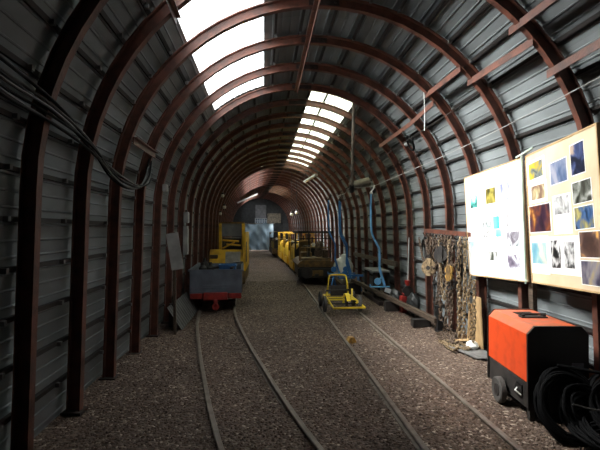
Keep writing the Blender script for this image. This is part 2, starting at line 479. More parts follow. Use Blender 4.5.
for i in range(6):
    x = .24+b_+.86*i/5; mb.box(x-.02, x+.02, YE-.02, YE+.028, 2.0, 2.36)
for z in (2.0, 2.18, 2.36): mb.box(.22+b_, 1.12+b_, YE-.022, YE+.028, z-.02, z+.02)
tag(mb.build('window_6', ['offwhite', 'pane']), 'small paned window high in the end wall above the blue tarpaulin', kind='structure')

# ------------------------------------------------------------------ tracks
def cat(pts, n=10):
    P = [Vector(p) for p in pts]; P = [2*P[0]-P[1]]+P+[2*P[-1]-P[-2]]; out = []
    for i in range(1, len(P)-2):
        for k in range(n):
            t = k/n; a, b, c, d = P[i-1:i+3]
            out.append(.5*((2*b)+(c-a)*t+(2*a-5*b+4*c-d)*t*t+(3*b-a-3*c+d)*t**3))
    out.append(P[-2]); return out
def rail_mb(path):
    sec = [(-.03,-.02),(.03,-.02),(.03,-.012),(.007,-.006),(.007,.018),(.021,.022),(.021,.032),(.015,.037),(-.015,.037),(-.021,.032),(-.021,.022),(-.007,.018),(-.007,-.006),(-.03,-.012)]
    mb = MB(); V = []; m_ = len(sec)
    for i, p in enumerate(path):
        t = (path[min(i+1, len(path)-1)]-path[max(i-1, 0)]).normalized(); x = Vector((t.y, -t.x, 0)).normalized()
        for a, b in sec: V.append(p+x*a+Vector((0,0,b)))
    F = [tuple(range(m_)), tuple((len(path)-1)*m_+k for k in range(m_))]
    for j in range(len(path)-1):
        for k in range(m_): F.append((j*m_+k, j*m_+(k+1) % m_, (j+1)*m_+(k+1) % m_, (j+1)*m_+k))
    mb.add(V, F); return mb
def track(label, pts):
    C_ = cat(pts, 8); t = thing('railway_track', label, 'railway track')
    for sgn in (-1, 1):
        path = []
        for i, p in enumerate(C_):
            d = (C_[min(i+1, len(C_)-1)]-C_[max(i-1, 0)]).normalized(); xx = Vector((d.y, -d.x, 0))
            path.append(p+xx*(sgn*.317))
        rail_mb(path).build('rail', 'rail', t)
    return t
LT = [(1.4,-1.1,0),(.75,.6,0),(.05,3.1,0),(-.37,5.2,0),(-.67,7,0),(-.80,8,0),(-.88,9,0),(-.92,10.5,0),(-.93,12,0),(-.95,15,0)]
track('narrow gauge track curving left towards the grey wagon', LT)
track('straight narrow gauge track under the yellow rail trolley and the row of yellow locomotives', [(1.4,-1.1,0),(1.4,4,0),(1.4,9,0),(1.4,12,0)]+[(1.4+bend(y), y, 0) for y in (16,20,24,28,32)])

# ------------------------------------------------------------------ struts, ridge bar
def strut(p, q, label, name='tie_bar', cat_='tie bar', w_=.012, h_=.065):
    mb = MB(); p, q = Vector(p), Vector(q)
    mb.bar(p, q, .008, h_); up = Vector((0,0,h_/2))
    mb.bar(p+Vector((.02,0,h_/2)), q+Vector((.02,0,h_/2)), .045, .008)
    o = mb.build(name, 'rust'); tag(o, label, cat_, 'red tie bars between the arches'); return o
def rp(deg, R=2.075): return CX+R*math.sin(math.radians(deg)), CZ+R*math.cos(math.radians(deg))
def str2(deg, y0, y1, label, deg2=None):
    dd_ = -3 if deg > 0 else 0
    a = rp(deg+dd_, 2.065); b = rp((deg2 if deg2 is not None else deg)+dd_, 2.065); strut((a[0], y0, a[1]), (b[0], y1, b[1]), label)
strut((2.11, 3.8, 3.21), (2.13, 2.86, 3.2), 'red tie bar at the top right, nearest of the upper row on the right')
strut((2.215, 4.84, 3.1), (2.23, 3.64, 3.07), 'red tie bar in the right roof, ending at the arch by the noticeboards')
strut((2.4, 3.72, 2.82), (2.39, 2.8, 2.84), 'thick red tie bar above the right noticeboard, entering at the right edge of the photo')
strut((2.09, 5.8, 3.24), (2.09, 4.74, 3.22), 'red tie bar in the right roof, left of the dangling string')
strut((2.19, 6.74, 3.09), (2.17, 5.74, 3.13), 'red tie bar just above the black ring on the right roof')
str2(52.5, 6.68, 7.67, 'red tie bar to the left of the black ring on the right roof')
str2(52.5, 7.66, 8.61, 'dark red tie bar near the top of the hanging wooden pole')
str2(-71.5, 4.8, 5.75, 'short bright red tie bar on the left wall above the cable loop')
str2(-42, 2.9, 4.0, 'short red tie bar at the top left beside the big rooflight')
mb = MB(); mb.bar((.53,2.6,3.817), (.53,7.68,3.817), .05, .008); mb.bar((.557,2.6,3.80), (.557,7.68,3.80), .008, .045)
for y in RIBY[:6]: mb.tube([(.53,y,3.805),(.53,y,3.84)], .012, 6)
tag(mb.build('ridge_bar', 'rust'), 'long red angle bar running along the crown under the arches', 'ridge bar')

# ------------------------------------------------------------------ noticeboards
def frame_from(TL, TR, BL):
    TL, TR, BL = Vector(TL), Vector(TR), Vector(BL)
    e1 = (TR-TL); w_ = e1.length; e1.normalize(); e2 = BL-TL; e2 = (e2-e1*e2.dot(e1)); h_ = e2.length; e2.normalize()
    nrm = e2.cross(e1).normalized()     # towards the room
    if nrm.x > 0: nrm = -nrm
    # local axes: x = e1 (right in photo), y = up (-e2), z = towards the room
    Mx = Matrix((e1, -e2, e1.cross(-e2))).transposed().to_4x4(); Mx.translation = TL
    return Mx, w_, h_
def noticeboard(TL, TR, BL, label, face, strip_side):
    Mx, w_, h_ = frame_from(TL, TR, BL)
    t = thing('noticeboard', label, 'noticeboard'); t.matrix_world = Mx
    mb = MB(); mb.box(0, w_, -h_, 0, -.014, 0); mb.build('board_panel', face, t)
    mb = MB(); f = .014
    mb.box(-.004, w_+.004, -h_-.004, -h_+f-.004, -.02, .006); mb.box(-.004, w_+.004, -f+.004, .004, -.02, .006)
    mb.box(-.004, f-.004, -h_+f-.0041, -f+.0041, -.02, .006); mb.box(w_-f+.004, w_+.004, -h_+f-.0041, -f+.0041, -.02, .006)
    mb.build('edge_frame', 'frame', t)
    mb = MB()
    for y in (-.12, -h_+.12): mb.box(.05, w_-.05, y-.035, y+.035, -.05, -.0145)
    mb.build('back_batten', 'wood', t)
    return t, Mx, w_, h_
bl, ML, wL, hL = noticeboard((2.62,5.83,2.18), (2.62,4.51,2.236), (2.66,5.83,.918), 'square white noticeboard of faint prints, left of the two boards', 'boardwhite', 1)
br, MR, wR, hR = noticeboard((2.62,4.42,2.24), (2.45,3.205,2.29), (2.66,4.42,.98), 'tan noticeboard crowded with colour photographs, right of the two boards', 'board', 0)
mb = MB(); mb.bar((2.625,4.435,.96), (2.585,4.435,2.25), .018, .014); mb.bar((2.62,4.56,.985), (2.60,4.36,1.0), .014, .014); mb.bar((2.60,4.56,2.25), (2.56,4.2,2.285), .014, .016)
tag(mb.build('edging_strip', 'greenframe'), 'pale green edging strip in the gap between the two noticeboards', 'edging strip')
mb = MB(); mb.bar((2.74,4.46,0), (2.67,4.46,2.2), .07, .045)
tag(mb.build('timber_post', 'wood'), 'dark timber upright behind the gap between the noticeboards', 'post')

_z = [0]
def pin(Mx, x, y, w_, h_, name, label, m, paper=None, rot=0., group=None, lift=.0016, catg='photograph'):
    """a print pinned on a board: paper sheet with a picture area (two materials), centre x,y from top-left of board"""
    _z[0] += 1
    mb = MB(); pw, ph, ox, oy = paper if paper else (w_, h_, 0, 0)
    if paper:
        mb.box(-pw/2+ox, pw/2+ox, -ph/2+oy, ph/2+oy, 0, .0012, mi=0)
        mb.box(-w_/2, w_/2, -h_/2, h_/2, .0012, .0020, mi=1)
    else:
        mb.box(-w_/2, w_/2, -h_/2, h_/2, 0, .0012, mi=0); mb.box(-w_/2*.94, w_/2*.94, -h_/2*.94, h_/2*.94, .0012, .0018, mi=1)
    o = mb.build(name, ['paper', m])
    o.matrix_world = Mx @ Matrix.Translation((x, -y, lift)) @ Matrix.Rotation(rot, 4, 'Z')
    return tag(o, label, catg, group)
W_ = (.9,.9,.9); K_ = (.03,.03,.035)
GL, GR = 'prints on the white noticeboard', 'photographs on the tan noticeboard'
def pm(n_, cols, s=7):
    cols = [tuple(.62*v**1.25 if max(c) < .89 else .8*v for v in c) for c in cols]
    return photo_mat('print_%s' % n_, cols, s, len(bpy.data.materials) % 23)
pin(ML, .239,.172,.22,.05,'caption_slip','faint lilac caption slip at the top left of the white board', pm('caption',[(.6,.6,.85),(.9,.9,.95),(.95,.95,.97)],25), catg='caption')
pin(ML, .234,.330,.20,.175,'photograph','print of dark shapes over turquoise, top left of the white board', pm('turq',[(.03,.06,.05),(.2,.75,.7),(.5,.9,.85),(.9,.95,.95)],8))
pin(ML, .662,.310,.24,.19,'photograph','olive and yellow print, top middle of the white board', pm('olive',[(.08,.08,.04),(.35,.30,.08),(.7,.62,.2),(.25,.24,.12)],9))
pin(ML, .980,.301,.20,.195,'photograph','lavender blue print, top right of the white board', pm('lav',[(.35,.38,.75),(.5,.52,.85),(.75,.77,.95),(.85,.87,.97)],7))
pin(ML, .209,.614,.27,.17,'photograph','pale blue arched print, left side of the white board, second row', pm('paleblue',[(.5,.6,.85),(.75,.82,.95),(.9,.93,.98)],8))
pin(ML, .762,.628,.14,.15,'photograph','bright cyan patch in the middle of the white board', pm('cyan',[(.05,.75,.8),(.08,.85,.85),(.2,.9,.9)],3), lift=.004)
pin(ML, .800,.748,.12,.08,'photograph','small cyan patch below the larger cyan patch on the white board', pm('cyanb',[(.1,.75,.8),(.25,.88,.88),(.4,.9,.9)],3), lift=.004)
pin(ML, .548,.645,.24,.075,'photograph','grey seascape sliver left of the cyan patch', pm('greysea',[(.05,.06,.07),(.45,.5,.5),(.75,.8,.8),(.9,.9,.9)],12), lift=.004)
pin(ML, .560,.752,.27,.075,'photograph','row of small black ink drawings under the grey seascape sliver', pm('ink',[K_,(.6,.6,.6),(.9,.9,.9),(.9,.9,.9)],25), lift=.004)
pin(ML, 1.041,.617,.13,.14,'photograph','pale sketch of figures at the right of the white board, second row', pm('sketch',[(.3,.3,.33),(.8,.8,.8),(.9,.9,.9),(.9,.9,.9)],22))
pin(ML, 1.098,.823,.26,.17,'photograph','grey print with a pale column, right side of the white board, third row', pm('column',[(.16,.13,.16),(.45,.42,.48),(.85,.9,.92),(.3,.36,.38)],8))
pin(ML, .207,.910,.28,.185,'photograph','plain pale blue print, lower left of the white board', pm('palerblue',[(.45,.65,.85),(.6,.78,.92),(.75,.88,.96)],6))
pin(ML, .646,1.010,.19,.11,'photograph','small dark print of a figure in a boat, bottom middle of the white board', pm('boat',[(.03,.04,.03),(.2,.22,.18),(.8,.8,.78),(.9,.9,.9)],10))
pin(ML, 1.085,1.078,.26,.19,'photograph','print with a violet bar and blue edge, bottom right of the white board', pm('violet',[(.2,.17,.24),(.45,.4,.5),(.85,.9,.95),(.3,.5,.6)],7))

pin(MR, .205,.174,.29,.155,'photograph','photograph of a bright yellow machine on a white sheet, top left of the tan board', pm('yel',[(.05,.07,.08),(.35,.4,.4),(.85,.65,.03),(.9,.85,.1)],9), paper=(.38,.23,0,-.01), rot=.03)
pin(MR, .632,.262,.30,.205,'photograph','blue tinted photograph with white border, top middle of the tan board', pm('bluep',[(.08,.12,.25),(.2,.28,.45),(.4,.45,.6),(.6,.6,.7)],7), rot=.03)
pin(MR, .941,.208,.21,.26,'photograph','narrow dark photograph of a person in blue, top right of the tan board', pm('darkblue',[(.02,.02,.04),(.04,.05,.1),(.15,.2,.4),(.7,.55,.45)],8), rot=.03)
pin(MR, .232,.390,.28,.135,'photograph','photograph of a pale yellow slope on a white sheet, second row of the tan board', pm('paleyel',[(.08,.08,.05),(.4,.25,.2),(.75,.65,.4),(.9,.85,.7)],10), paper=(.38,.20,-.01,0))
pin(MR, .232,.640,.45,.27,'photograph','large photograph of orange flames over a dark purple ground', pm('flame',[(.05,.03,.05),(.12,.06,.10),(.4,.15,.06),(.9,.5,.12)],6))
pin(MR, .653,.553,.25,.155,'photograph','black and white print of a face on a white sheet, middle of the tan board', pm('bw',[(.08,.08,.08),(.5,.5,.5),(.85,.85,.85),(.9,.9,.9)],13), paper=(.31,.34,0,-.078))
pin(MR, .975,.478,.28,.18,'photograph','photograph of green and white machinery, upper of the pair on the tan board', pm('mach',[(.03,.035,.03),(.12,.12,.10),(.4,.42,.38),(.8,.8,.78)],9), rot=.03)
pin(MR, .985,.682,.28,.185,'photograph','photograph of a yellow frame over blue, lower of the pair on the tan board', pm('yframe',[(.03,.05,.08),(.12,.25,.5),(.45,.42,.25),(.8,.72,.3)],10), rot=.03)
pin(MR, .184,.970,.30,.20,'photograph','light blue print with a glowing centre, bottom left of the tan board', pm('lb',[(.25,.55,.7),(.4,.7,.8),(.6,.8,.8),(.9,.75,.6)],5), paper=(.39,.36,0,-.015))
sheet_b = MB(); sheet_b.box(-.255,.255,-.165,.165,0,.0012); o = sheet_b.build('paper_sheet','paper'); o.matrix_world = MR @ Matrix.Translation((.64,-.985,.0016)); tag(o,'wide white sheet behind two black and white prints on the tan board','paper sheet')
pin(MR, .510,.975,.18,.26,'photograph','black and white print of standing figures, left of the two on the wide white sheet', pm('fig',[K_,(.05,.05,.05),(.8,.8,.8),(.9,.9,.9)],14), lift=.003)
pin(MR, .738,.980,.17,.235,'photograph','black and white print of crouching figures, right of the two on the wide white sheet', pm('figb',[K_,(.3,.3,.3),(.85,.85,.85),(.9,.9,.9)],16), lift=.003)
pin(MR, 1.045,.895,.30,.21,'photograph','photograph of an orange lamp on brown rock, lower right of the tan board', pm('lamp',[(.08,.05,.05),(.2,.12,.10),(.3,.2,.17),(.9,.45,.1)],7))
pin(MR, 1.048,1.115,.30,.195,'photograph','photograph of a yellow and grey wedge shape, bottom right corner of the tan board', pm('wed',[(.05,.05,.08),(.2,.18,.25),(.45,.42,.45),(.75,.6,.25)],6))

# ------------------------------------------------------------------ generator / compressor
g = thing('compressor', 'orange and black wheeled compressor standing on the gravel below the noticeboards', 'compressor', (2.05,3.44,0), math.radians(-5.8))
Wd, Ln = .455, .80
ch = .055
pts = [(0,.31),(0,.685),(ch,.745),(Wd-ch,.745),(Wd,.685),(Wd,.31)]
mb = MB(); mb.prism(pts, .012, Ln-.012)
o = mb.build('hood', ['orange','orange_top'], g)
for f in o.data.polygons:
    if f.normal.z > .5: f.material_index = 1
for y0, y1 in ((-.012,.012),(Ln-.012,Ln+.012)):
    p2 = [(-.006,.10),(-.006,.69),(ch-.004,.752),(Wd-ch+.004,.752),(Wd+.006,.69),(Wd+.006,.10)]
    mb = MB(); mb.prism(p2, y0, y1); mb.build('end_panel', 'blackgloss', g)
mb = MB(); mb.box(.004, Wd-.004, .012, Ln-.012, .10, .30, bev=.008); mb.box(.02, Wd-.02, .02, Ln-.02, .295, .315); mb.build('base', 'dark', g)
mb = MB(); mb.box(.33,.42,-.016,-.012,.42,.47); mb.build('rating_plate', 'grey', g)
mb = MB(); mb.box(.12,.34,.36,.44,.745,.757,bev=.003)
for x in (.14,.32): mb.box(x-.012,x+.012,.375,.425,.755,.775)
mb.tube([(.12,.40,.775),(.34,.40,.775)], .008, 8); mb.build('lifting_handle', 'dark', g)
mb = MB()
for k in range(7): mb.box(.16,.32,.50+.022*k,.508+.022*k,.745,.750)
mb.build('vent_grille', 'dark', g)
for sx, x in ((-1,-.045),(1,Wd+.045)):
    mb = MB(); mb.lathe([(.05,-.02),(.098,-.028),(.11,-.02),(.11,.02),(.098,.028),(.05,.02)], (x,.44,.11), 'x', 28)
    wh = mb.build('wheel', 'tyre', g, smooth=True)
    mb = MB(); mb.lathe([(.012,-.03),(.052,-.026),(.052,.026),(.012,.03)], (x,.44,.11), 'x', 20); mb.build('hub', 'dark', wh)
mb = MB(); mb.tube([(-.05,.44,.11),(Wd+.05,.44,.11)], .012, 8); mb.build('axle', 'dark', g)
for x in (.05, Wd-.05): mb = MB(); mb.box(x-.02,x+.02,.04,.08,0,.10); mb.build('front_foot', 'dark', g)
mb = MB(); mb.box(-.006,.004,.10,.20,.16,.26); mb.build('hatch', 'blackgloss', g)
mb = MB(); mb.tube(cat([(-.01,.17,.22),(-.035,.15,.205),(-.04,.125,.21),(-.02,.11,.19),(-.008,.105,.18)],5), .006, 6); mb.build('latch', 'white', g)

# coils of black cable
def coil(center, r, tilt, yaw_, loops, tr, spread, label, seed, r2=None):
    rnd = random.Random(seed); R = Matrix.Rotation(yaw_,3,'Z') @ Matrix.Rotation(tilt,3,'X'); c = Vector(center); path = []
    ph = [rnd.uniform(0,6.28) for _ in range(6)]
    for i in range(loops*28+1):
        a = 2*PI*i/28; k = a/(2*PI)
        off = math.sin(k*2.3+ph[0])*.5+math.sin(k*5.1+ph[1])*.5
        rr = r+spread*off+.012*math.sin(3*a+ph[2]+k); zz = spread*.8*math.sin(k*3.7+ph[3])+.01*math.sin(2*a+ph[4])
        p = R @ Vector((rr*math.cos(a), rr*math.sin(a)*(r2 or 1), zz)); path.append(c+p)
    for p in path: p.z = max(p.z, tr+.006)
    mb = MB(); mb.tube(path, tr, 6); o = mb.build('cable_coil', 'cable', smooth=True)
    return tag(o, label, 'cable coil', 'black cable coils by the compressor')
coil((2.23,3.19,.215), .235, math.radians(58), .1, 22, .010, .040, 'large coil of black cable leaning on the black front of the compressor', 3)
coil((2.30,3.17,.21), .13, math.radians(58), .1, 14, .010, .045, 'smaller coil of black cable nested inside the large leaning coil', 11)
coil((2.60,3.10,.22), .24, math.radians(48), -.3, 16, .009, .045, 'coil of black cable right of the larger coil, cut off by the photo edge', 5)
coil((2.44,2.98,.09), .26, math.radians(14), .2, 14, .010, .05, 'coil of black cable lying flat on the gravel under the leaning coils', 8)
mb = MB(); mb.tube(cat([(2.16,3.25,.50),(2.3,3.2,.485),(2.5,3.12,.46),(2.7,3.1,.45),(2.78,3.2,.2)],6), .012, 8)
tag(mb.build('cable', 'cable', smooth=True), 'single black cable running along the top of the coils', 'cable')
mb = MB(); mb.tube(cat([(2.12,3.02,.30),(2.28,2.98,.27),(2.42,2.95,.30),(2.56,2.98,.36),(2.60,3.0,.30)],6), .007, 8)
tag(mb.build('cable_end', 'cablegrey', smooth=True), 'grey cable end looping across the middle of the black coils', 'cable')

# rubber mat, floor slab
mb = MB(); V = []; nn = 12
Q = [Vector((2.30,5.74,.02)), Vector((2.48,5.18,.016)), Vector((2.70,5.12,.014)), Vector((2.72,5.72,.03))]
for i in range(nn+1):
    for j in range(nn+1):
        a, b = i/nn, j/nn; p = (Q[0]*(1-a)+Q[1]*a)*(1-b)+(Q[3]*(1-a)+Q[2]*a)*b; p.z += .008*math.sin(5*a+4*b)*(1 if b < .3 else .3); V.append(p)
V2 = [v-Vector((0,0,.008)) for v in V]; m1 = nn+1; k0 = len(V)
F = [(i*m1+j, i*m1+j+1, (i+1)*m1+j+1, (i+1)*m1+j) for i in range(nn) for j in range(nn)]
F += [tuple(k0+q for q in f[::-1]) for f in F]
for i in range(nn):
    for e in (((i*m1),(i+1)*m1), (i*m1+nn,(i+1)*m1+nn), (i,i+1), (nn*m1+i,nn*m1+i+1)): F.append((e[0],e[1],k0+e[1],k0+e[0]))
mb.add(V+V2, F); tag(mb.build('rubber_mat','mat'), 'dark grey rubber mat lying on the gravel behind the compressor', 'mat')

# ------------------------------------------------------------------ chain rail and chains
t = thing('chain_rail', 'red steel rail with hooks fixed between the arches, hung with chains', 'hanging rail')
mb = MB(); mb.bar((2.66,5.70,1.44),(2.64,7.36,1.49),.035,.06); mb.build('rail_beam','rust',t)
for i in range(12):
    y = 5.78+i*.135; z = 1.42+(y-5.7)*.033
    mb = MB(); mb.tube(cat([(2.65,y,z-.005),(2.645,y,z-.03),(2.62,y,z-.055),(2.59,y,z-.05),(2.575,y,z-.03),(2.57,y,z-.01)],4), .008, 6); mb.build('hook','dark',t, smooth=True)
def link_mesh(L_, W2, r):
    """stadium link in local xy"""
    pts = []
    for i in range(10):
        a = 2*PI*i/10; x = W2*math.cos(a); y = W2*math.sin(a)+(L_/2-W2)*(1 if math.sin(a) >= -1e-9 else -1)
        pts.append(Vector((x, y, 0)))
    mb = MB(); mb.tube(pts, r, 5, closed=True); return mb
def chain(path, L_, m, label, name='chain', wd=.3, r=.13, group='chains hanging from the red rail'):
    """links placed along a path"""
    P = [Vector(p) for p in path]; seg = [0]
    for a, b in zip(P[:-1], P[1:]): seg.append(seg[-1]+(b-a).length)
    base = link_mesh(L_, L_*wd, L_*r); step = L_*.72; mb = MB(); d = 0; i = 0
    while d < seg[-1]:
        k = max(j for j in range(len(seg)) if seg[j] <= d); k = min(k, len(P)-2)
        tt = (d-seg[k])/max(1e-6, seg[k+1]-seg[k]); c = P[k].lerp(P[k+1], tt); dr = (P[k+1]-P[k]).normalized()
        q = dr.to_track_quat('Y', 'Z').to_matrix() @ Matrix.Rotation(i*PI/2+.4, 3, 'Y')
        mb.add([c+q @ Vector(v) for v in base.v], base.f); d += step; i += 1
    o = mb.build(name, m, smooth=True); return tag(o, label, 'chain', group)
def hang(y, x, z0, z1, sway=.02, seed=0):
    rnd = random.Random(seed); return cat([(x,y,z0),(x-.01+rnd.uniform(-sway,sway),y+rnd.uniform(-sway,sway),(z0*2+z1)/3),(x+rnd.uniform(-sway,sway),y+rnd.uniform(-sway,sway),(z0+2*z1)/3),(x-.02,y+rnd.uniform(-sway,sway),z1)],6)
CH = [ # y, x, ztop, zbottom, link, mat, label
 (5.52,2.60,.90,.10,.055,'brasschain','pale chain hanging furthest right in front of the plywood sheet'),
 (5.62,2.60,.95,.10,.055,'brasschain','pale chain left of the plywood sheet edge, second from the right'),
 (5.74,2.58,1.42,.08,.06,'brasschain','light brown chain just left of the white noticeboard edge'),
 (5.86,2.57,1.42,.12,.07,'brasschain','heavy twisted chain hanging straight beside the yellow hook block'),
 (5.93,2.60,1.42,.06,.055,'brownrust','rusty chain behind the heavy twisted chain'),
 (6.10,2.56,1.43,.10,.06,'brownrust','rusty chain passing behind the yellow hook block'),
 (6.22,2.58,1.43,.30,.075,'brownrust','thick rusty chain in the middle of the rail'),
 (6.34,2.57,1.44,.05,.06,'brownrust','rusty chain reaching the ground in the middle of the bundle'),
 (6.45,2.55,1.44,.22,.065,'brownrust','rusty chain left of the dark pulley'),
 (6.52,2.60,1.44,.60,.075,'brownrust','short thick rusty chain left of the middle of the rail'),
 (6.62,2.57,1.45,.42,.055,'brownrust','thin rusty chain ending at knee height'),
 (6.72,2.56,1.45,.75,.055,'brownrust','short thin rusty chain right of the round pulley block'),
 (6.98,2.56,1.46,1.08,.05,'brownrust','short rusty chain holding the round pulley block')]
for i, (y, x, z0, z1, l_, m_, lab) in enumerate(CH): chain(hang(y,x,z0-.05,z1,.02,i), l_*1.12, m_, lab)
def loop(y0, y1, z, drop, x, l_, m_, lab):
    P = [(x, y0+(y1-y0)*i/14, z-drop*(1-((i-7)/7)**2)-.0) for i in range(15)]; chain(P, l_, m_, lab)
loop(5.9,6.5,1.33,.55,2.50,.06,'brownrust','rusty chain slung in a deep loop across the middle of the bundle')
loop(6.35,7.0,1.35,.42,2.52,.06,'brownrust','rusty chain slung in a shallow loop at the far side of the bundle')
loop(6.7,7.25,1.37,.36,2.50,.05,'brownrust','thin chain looped at the far end of the rail')
loop(6.0,6.35,1.34,.80,2.48,.05,'brasschain','pale thin chain in a narrow deep loop over the others')
loop(5.7,6.1,1.33,.30,2.50,.05,'brownrust','short chain loop next to the white noticeboard edge')
# ground pile
P = [(2.50+.10*math.sin(i*1.3)+.05*math.sin(i*.7), 6.0+.28*math.cos(i*.9)+.05*math.sin(i*2.1), .03+.03*abs(math.sin(i*.8))) for i in range(26)]
chain(cat(P,3), .06, 'brownrust', 'rusty chain heaped on the gravel under the rail', group=None)
P = [(2.42+.12*math.sin(i*.9), 5.7+.22*math.cos(i*1.2), .025+.02*abs(math.sin(i))) for i in range(16)]
chain(cat(P,3), .05, 'brasschain', 'pale chain strewn on the gravel in front of the plywood', group=None)
# wire rope hanks
def hank(y, x, z, r, m_, lab, seed):
    rnd = random.Random(seed); path = []
    for i in range(7*20+1):
        a = 2*PI*i/20; k = i/20
        path.append((x+.03*math.sin(k*2+seed), y+r*.62*math.cos(a)*(1+.12*math.sin(k*3)), z-r+r*math.sin(a)*(1+.1*math.cos(k*2.3))))
    mb = MB(); mb.tube(path, .009, 5); tag(mb.build('wire_rope_hank', m_, smooth=True), lab, 'rope')
hank(7.18,2.58,1.38,.20,'dark','dark wire rope hank at the far end of the red rail',2)
hank(6.85,2.58,1.36,.15,'brownrust','brown wire rope hank beside the round pulley block',4)
hank(6.05,2.58,1.34,.30,'dark','long dark rope hank behind the yellow hook block',6)
# pulley blocks
def pulley(loc, r, m_, lab, hookm='dark'):
    t = thing('pulley_block', lab, 'pulley', loc, math.radians(48))
    mb = MB(); mb.lathe([(.01,-.035),(r*.95,-.035),(r,-.028),(r*.8,-.006),(r*.8,.006),(r,.028),(r*.95,.035),(.01,.035)], (0,0,0), 'x', 24); mb.build('sheave', m_, t, smooth=True)
    mb = MB()
    for x in (-.045,.045): mb.box(x-.005,x+.005,-r*.35,r*.35,-r*1.05,r*1.25,bev=.003)
    mb.build('cheek_plate', m_, t)
    mb = MB(); mb.lathe([(.032,-.052),(.032,.052)], (0,0,0), 'x', 12); mb.build('axle_pin', 'dark', t)
    mb = MB(); mb.tube(cat([(0,0,r*1.2),(0,.02,r*1.45),(0,0,r*1.7),(0,-.02,r*1.5)],4), .010, 6); mb.build('shackle', hookm, t)
    return t
pulley((2.50,6.80,.93), .115, 'brasschain', 'round brown pulley block hanging in front of the arch leg')
pulley((2.47,6.25,1.15), .10, 'dark', 'dark pulley block among the chains at the middle of the rail')
t = thing('hook_block', 'yellow painted hook block hanging among the chains', 'pulley', (2.46,5.95,.92), math.radians(40))
mb = MB(); mb.lathe([(.01,-.03),(.052,-.03),(.06,0),(.052,.03),(.01,.03)], (0,0,.05), 'x', 20); mb.lathe([(.01,-.03),(.045,-.03),(.05,0),(.045,.03),(.01,.03)], (0,0,-.04), 'x', 20); mb.build('block_body','wedge',t,smooth=True)
mb = MB(); mb.box(-.04,-.032,-.028,.028,-.10,.11,bev=.003); mb.build('side_plate','yellow_dim',t)
mb = MB(); mb.tube(cat([(0,0,-.12),(0,.01,-.16),(0,.035,-.19),(0,.01,-.215),(0,-.025,-.20),(0,-.03,-.17)],4), .011, 6); mb.build('hook','dark',t,smooth=True)
mb = MB(); mb.tube([(0,0,.13),(0,0,.30)], .01, 6); mb.build('shank','dark',t)

# plywood, planks, post base, junk near chains
mb = MB(); mb.box(-.008,.008,-.10,.10,0,.66); o = mb.build('plywood_sheet','ply',loc=(2.70,5.60,0)); o.rotation_euler = (0,-.04,.0); tag(o,'narrow pale plywood sheet standing against the wall behind the compressor','plywood')
mb = MB(); mb.bar((2.66,5.74,.0),(2.70,5.74,.55),.03,.12); tag(mb.build('plank','ply'),'short pale plank standing left of the plywood sheet','plank')
mb = MB(); mb.bar((2.47,5.95,.035),(2.62,5.62,.12),.05,.02); tag(mb.build('plank_offcut','ply'),'pale plank offcut lying on the chains at the wall foot','plank')
mb = MB(); mb.ball((2.60,5.58,.06),.075,12,sq=(1,1.2,.8)); tag(mb.build('rag','white',smooth=True),'crumpled white rag at the foot of the plywood sheet','rag')
t = thing('rail_jack', 'black jack standing on the gravel against the arch under the pulley block', 'jack', (2.58,6.62,0))
mb = MB(); mb.box(-.05,.05,-.06,.06,0,.03,bev=.004); mb.box(-.036,.036,-.035,.035,.03,.38,bev=.006); mb.build('body','black',t)
mb = MB(); mb.lathe([(.02,.38),(.02,.44),(.035,.445),(.035,.46)],(0,0,0),'z',12); mb.build('ram','dark',t,smooth=True)
mb = MB(); mb.tube([(.0,-.035,.20),(.02,-.30,.13)], .009, 6); mb.build('handle','dark',t)
mb = MB(); mb.box(.035,.10,-.03,.06,.05,.22,bev=.01); mb.build('gearbox','black',t)
mb = MB(); mb.box(2.60,2.625,6.92,7.07,.20,.26); 
t = thing('timber_block', 'dark wooden block on the gravel under the near end of the long beam', 'timber', (2.44,7.02,0)); mb = MB(); mb.box(-.14,.14,-.07,.07,0,.115,bev=.006); mb.build('block','dark',t)

mb = MB(); mb.box(2.70,2.725,3.25,4.15,0,.34); tag(mb.build('plywood_offcut','ply'),'pale plywood offcut standing on edge against the wall behind the compressor','plywood')
# long beams along the right wall
def beam(p, q, w_, h_, m_, lab, nm='timber_beam', ct='beam'):
    mb = MB(); mb.bar(p, q, w_, h_); return tag(mb.build(nm, m_), lab, ct)
beam((2.54,6.62,.16),(2.12,10.9,.30),.07,.07,'wood','long brown beam lying along the right wall, its near end by the black jack')
beam((2.62,7.3,.10),(2.42,10.8,.12),.09,.08,'dark','dark beam on the gravel behind the long brown beam')
beam((2.30,8.9,.05),(2.30,10.4,.06),.08,.07,'rust_dark','dark rusty beam on the gravel beyond the light blue hanger')
beam((2.70,9.2,.80),(2.66,13.4,.80),.05,.10,'wood','timber rail fixed at waist height along the right wall beyond the light blue hanger', 'timber_rail','rail')
for y, lab in ((8.4,'dark sleeper block under the middle of the long brown beam'),(10.7,'dark sleeper block under the far end of the long brown beam')):
    x = 2.54-(y-6.62)*.098; zt = .16+(y-6.62)*.0327-.037
    mb = MB(); mb.box(x-.13,x+.13,y-.06,y+.06,0,zt,bev=.005); tag(mb.build('timber_block','dark'), lab, 'timber')

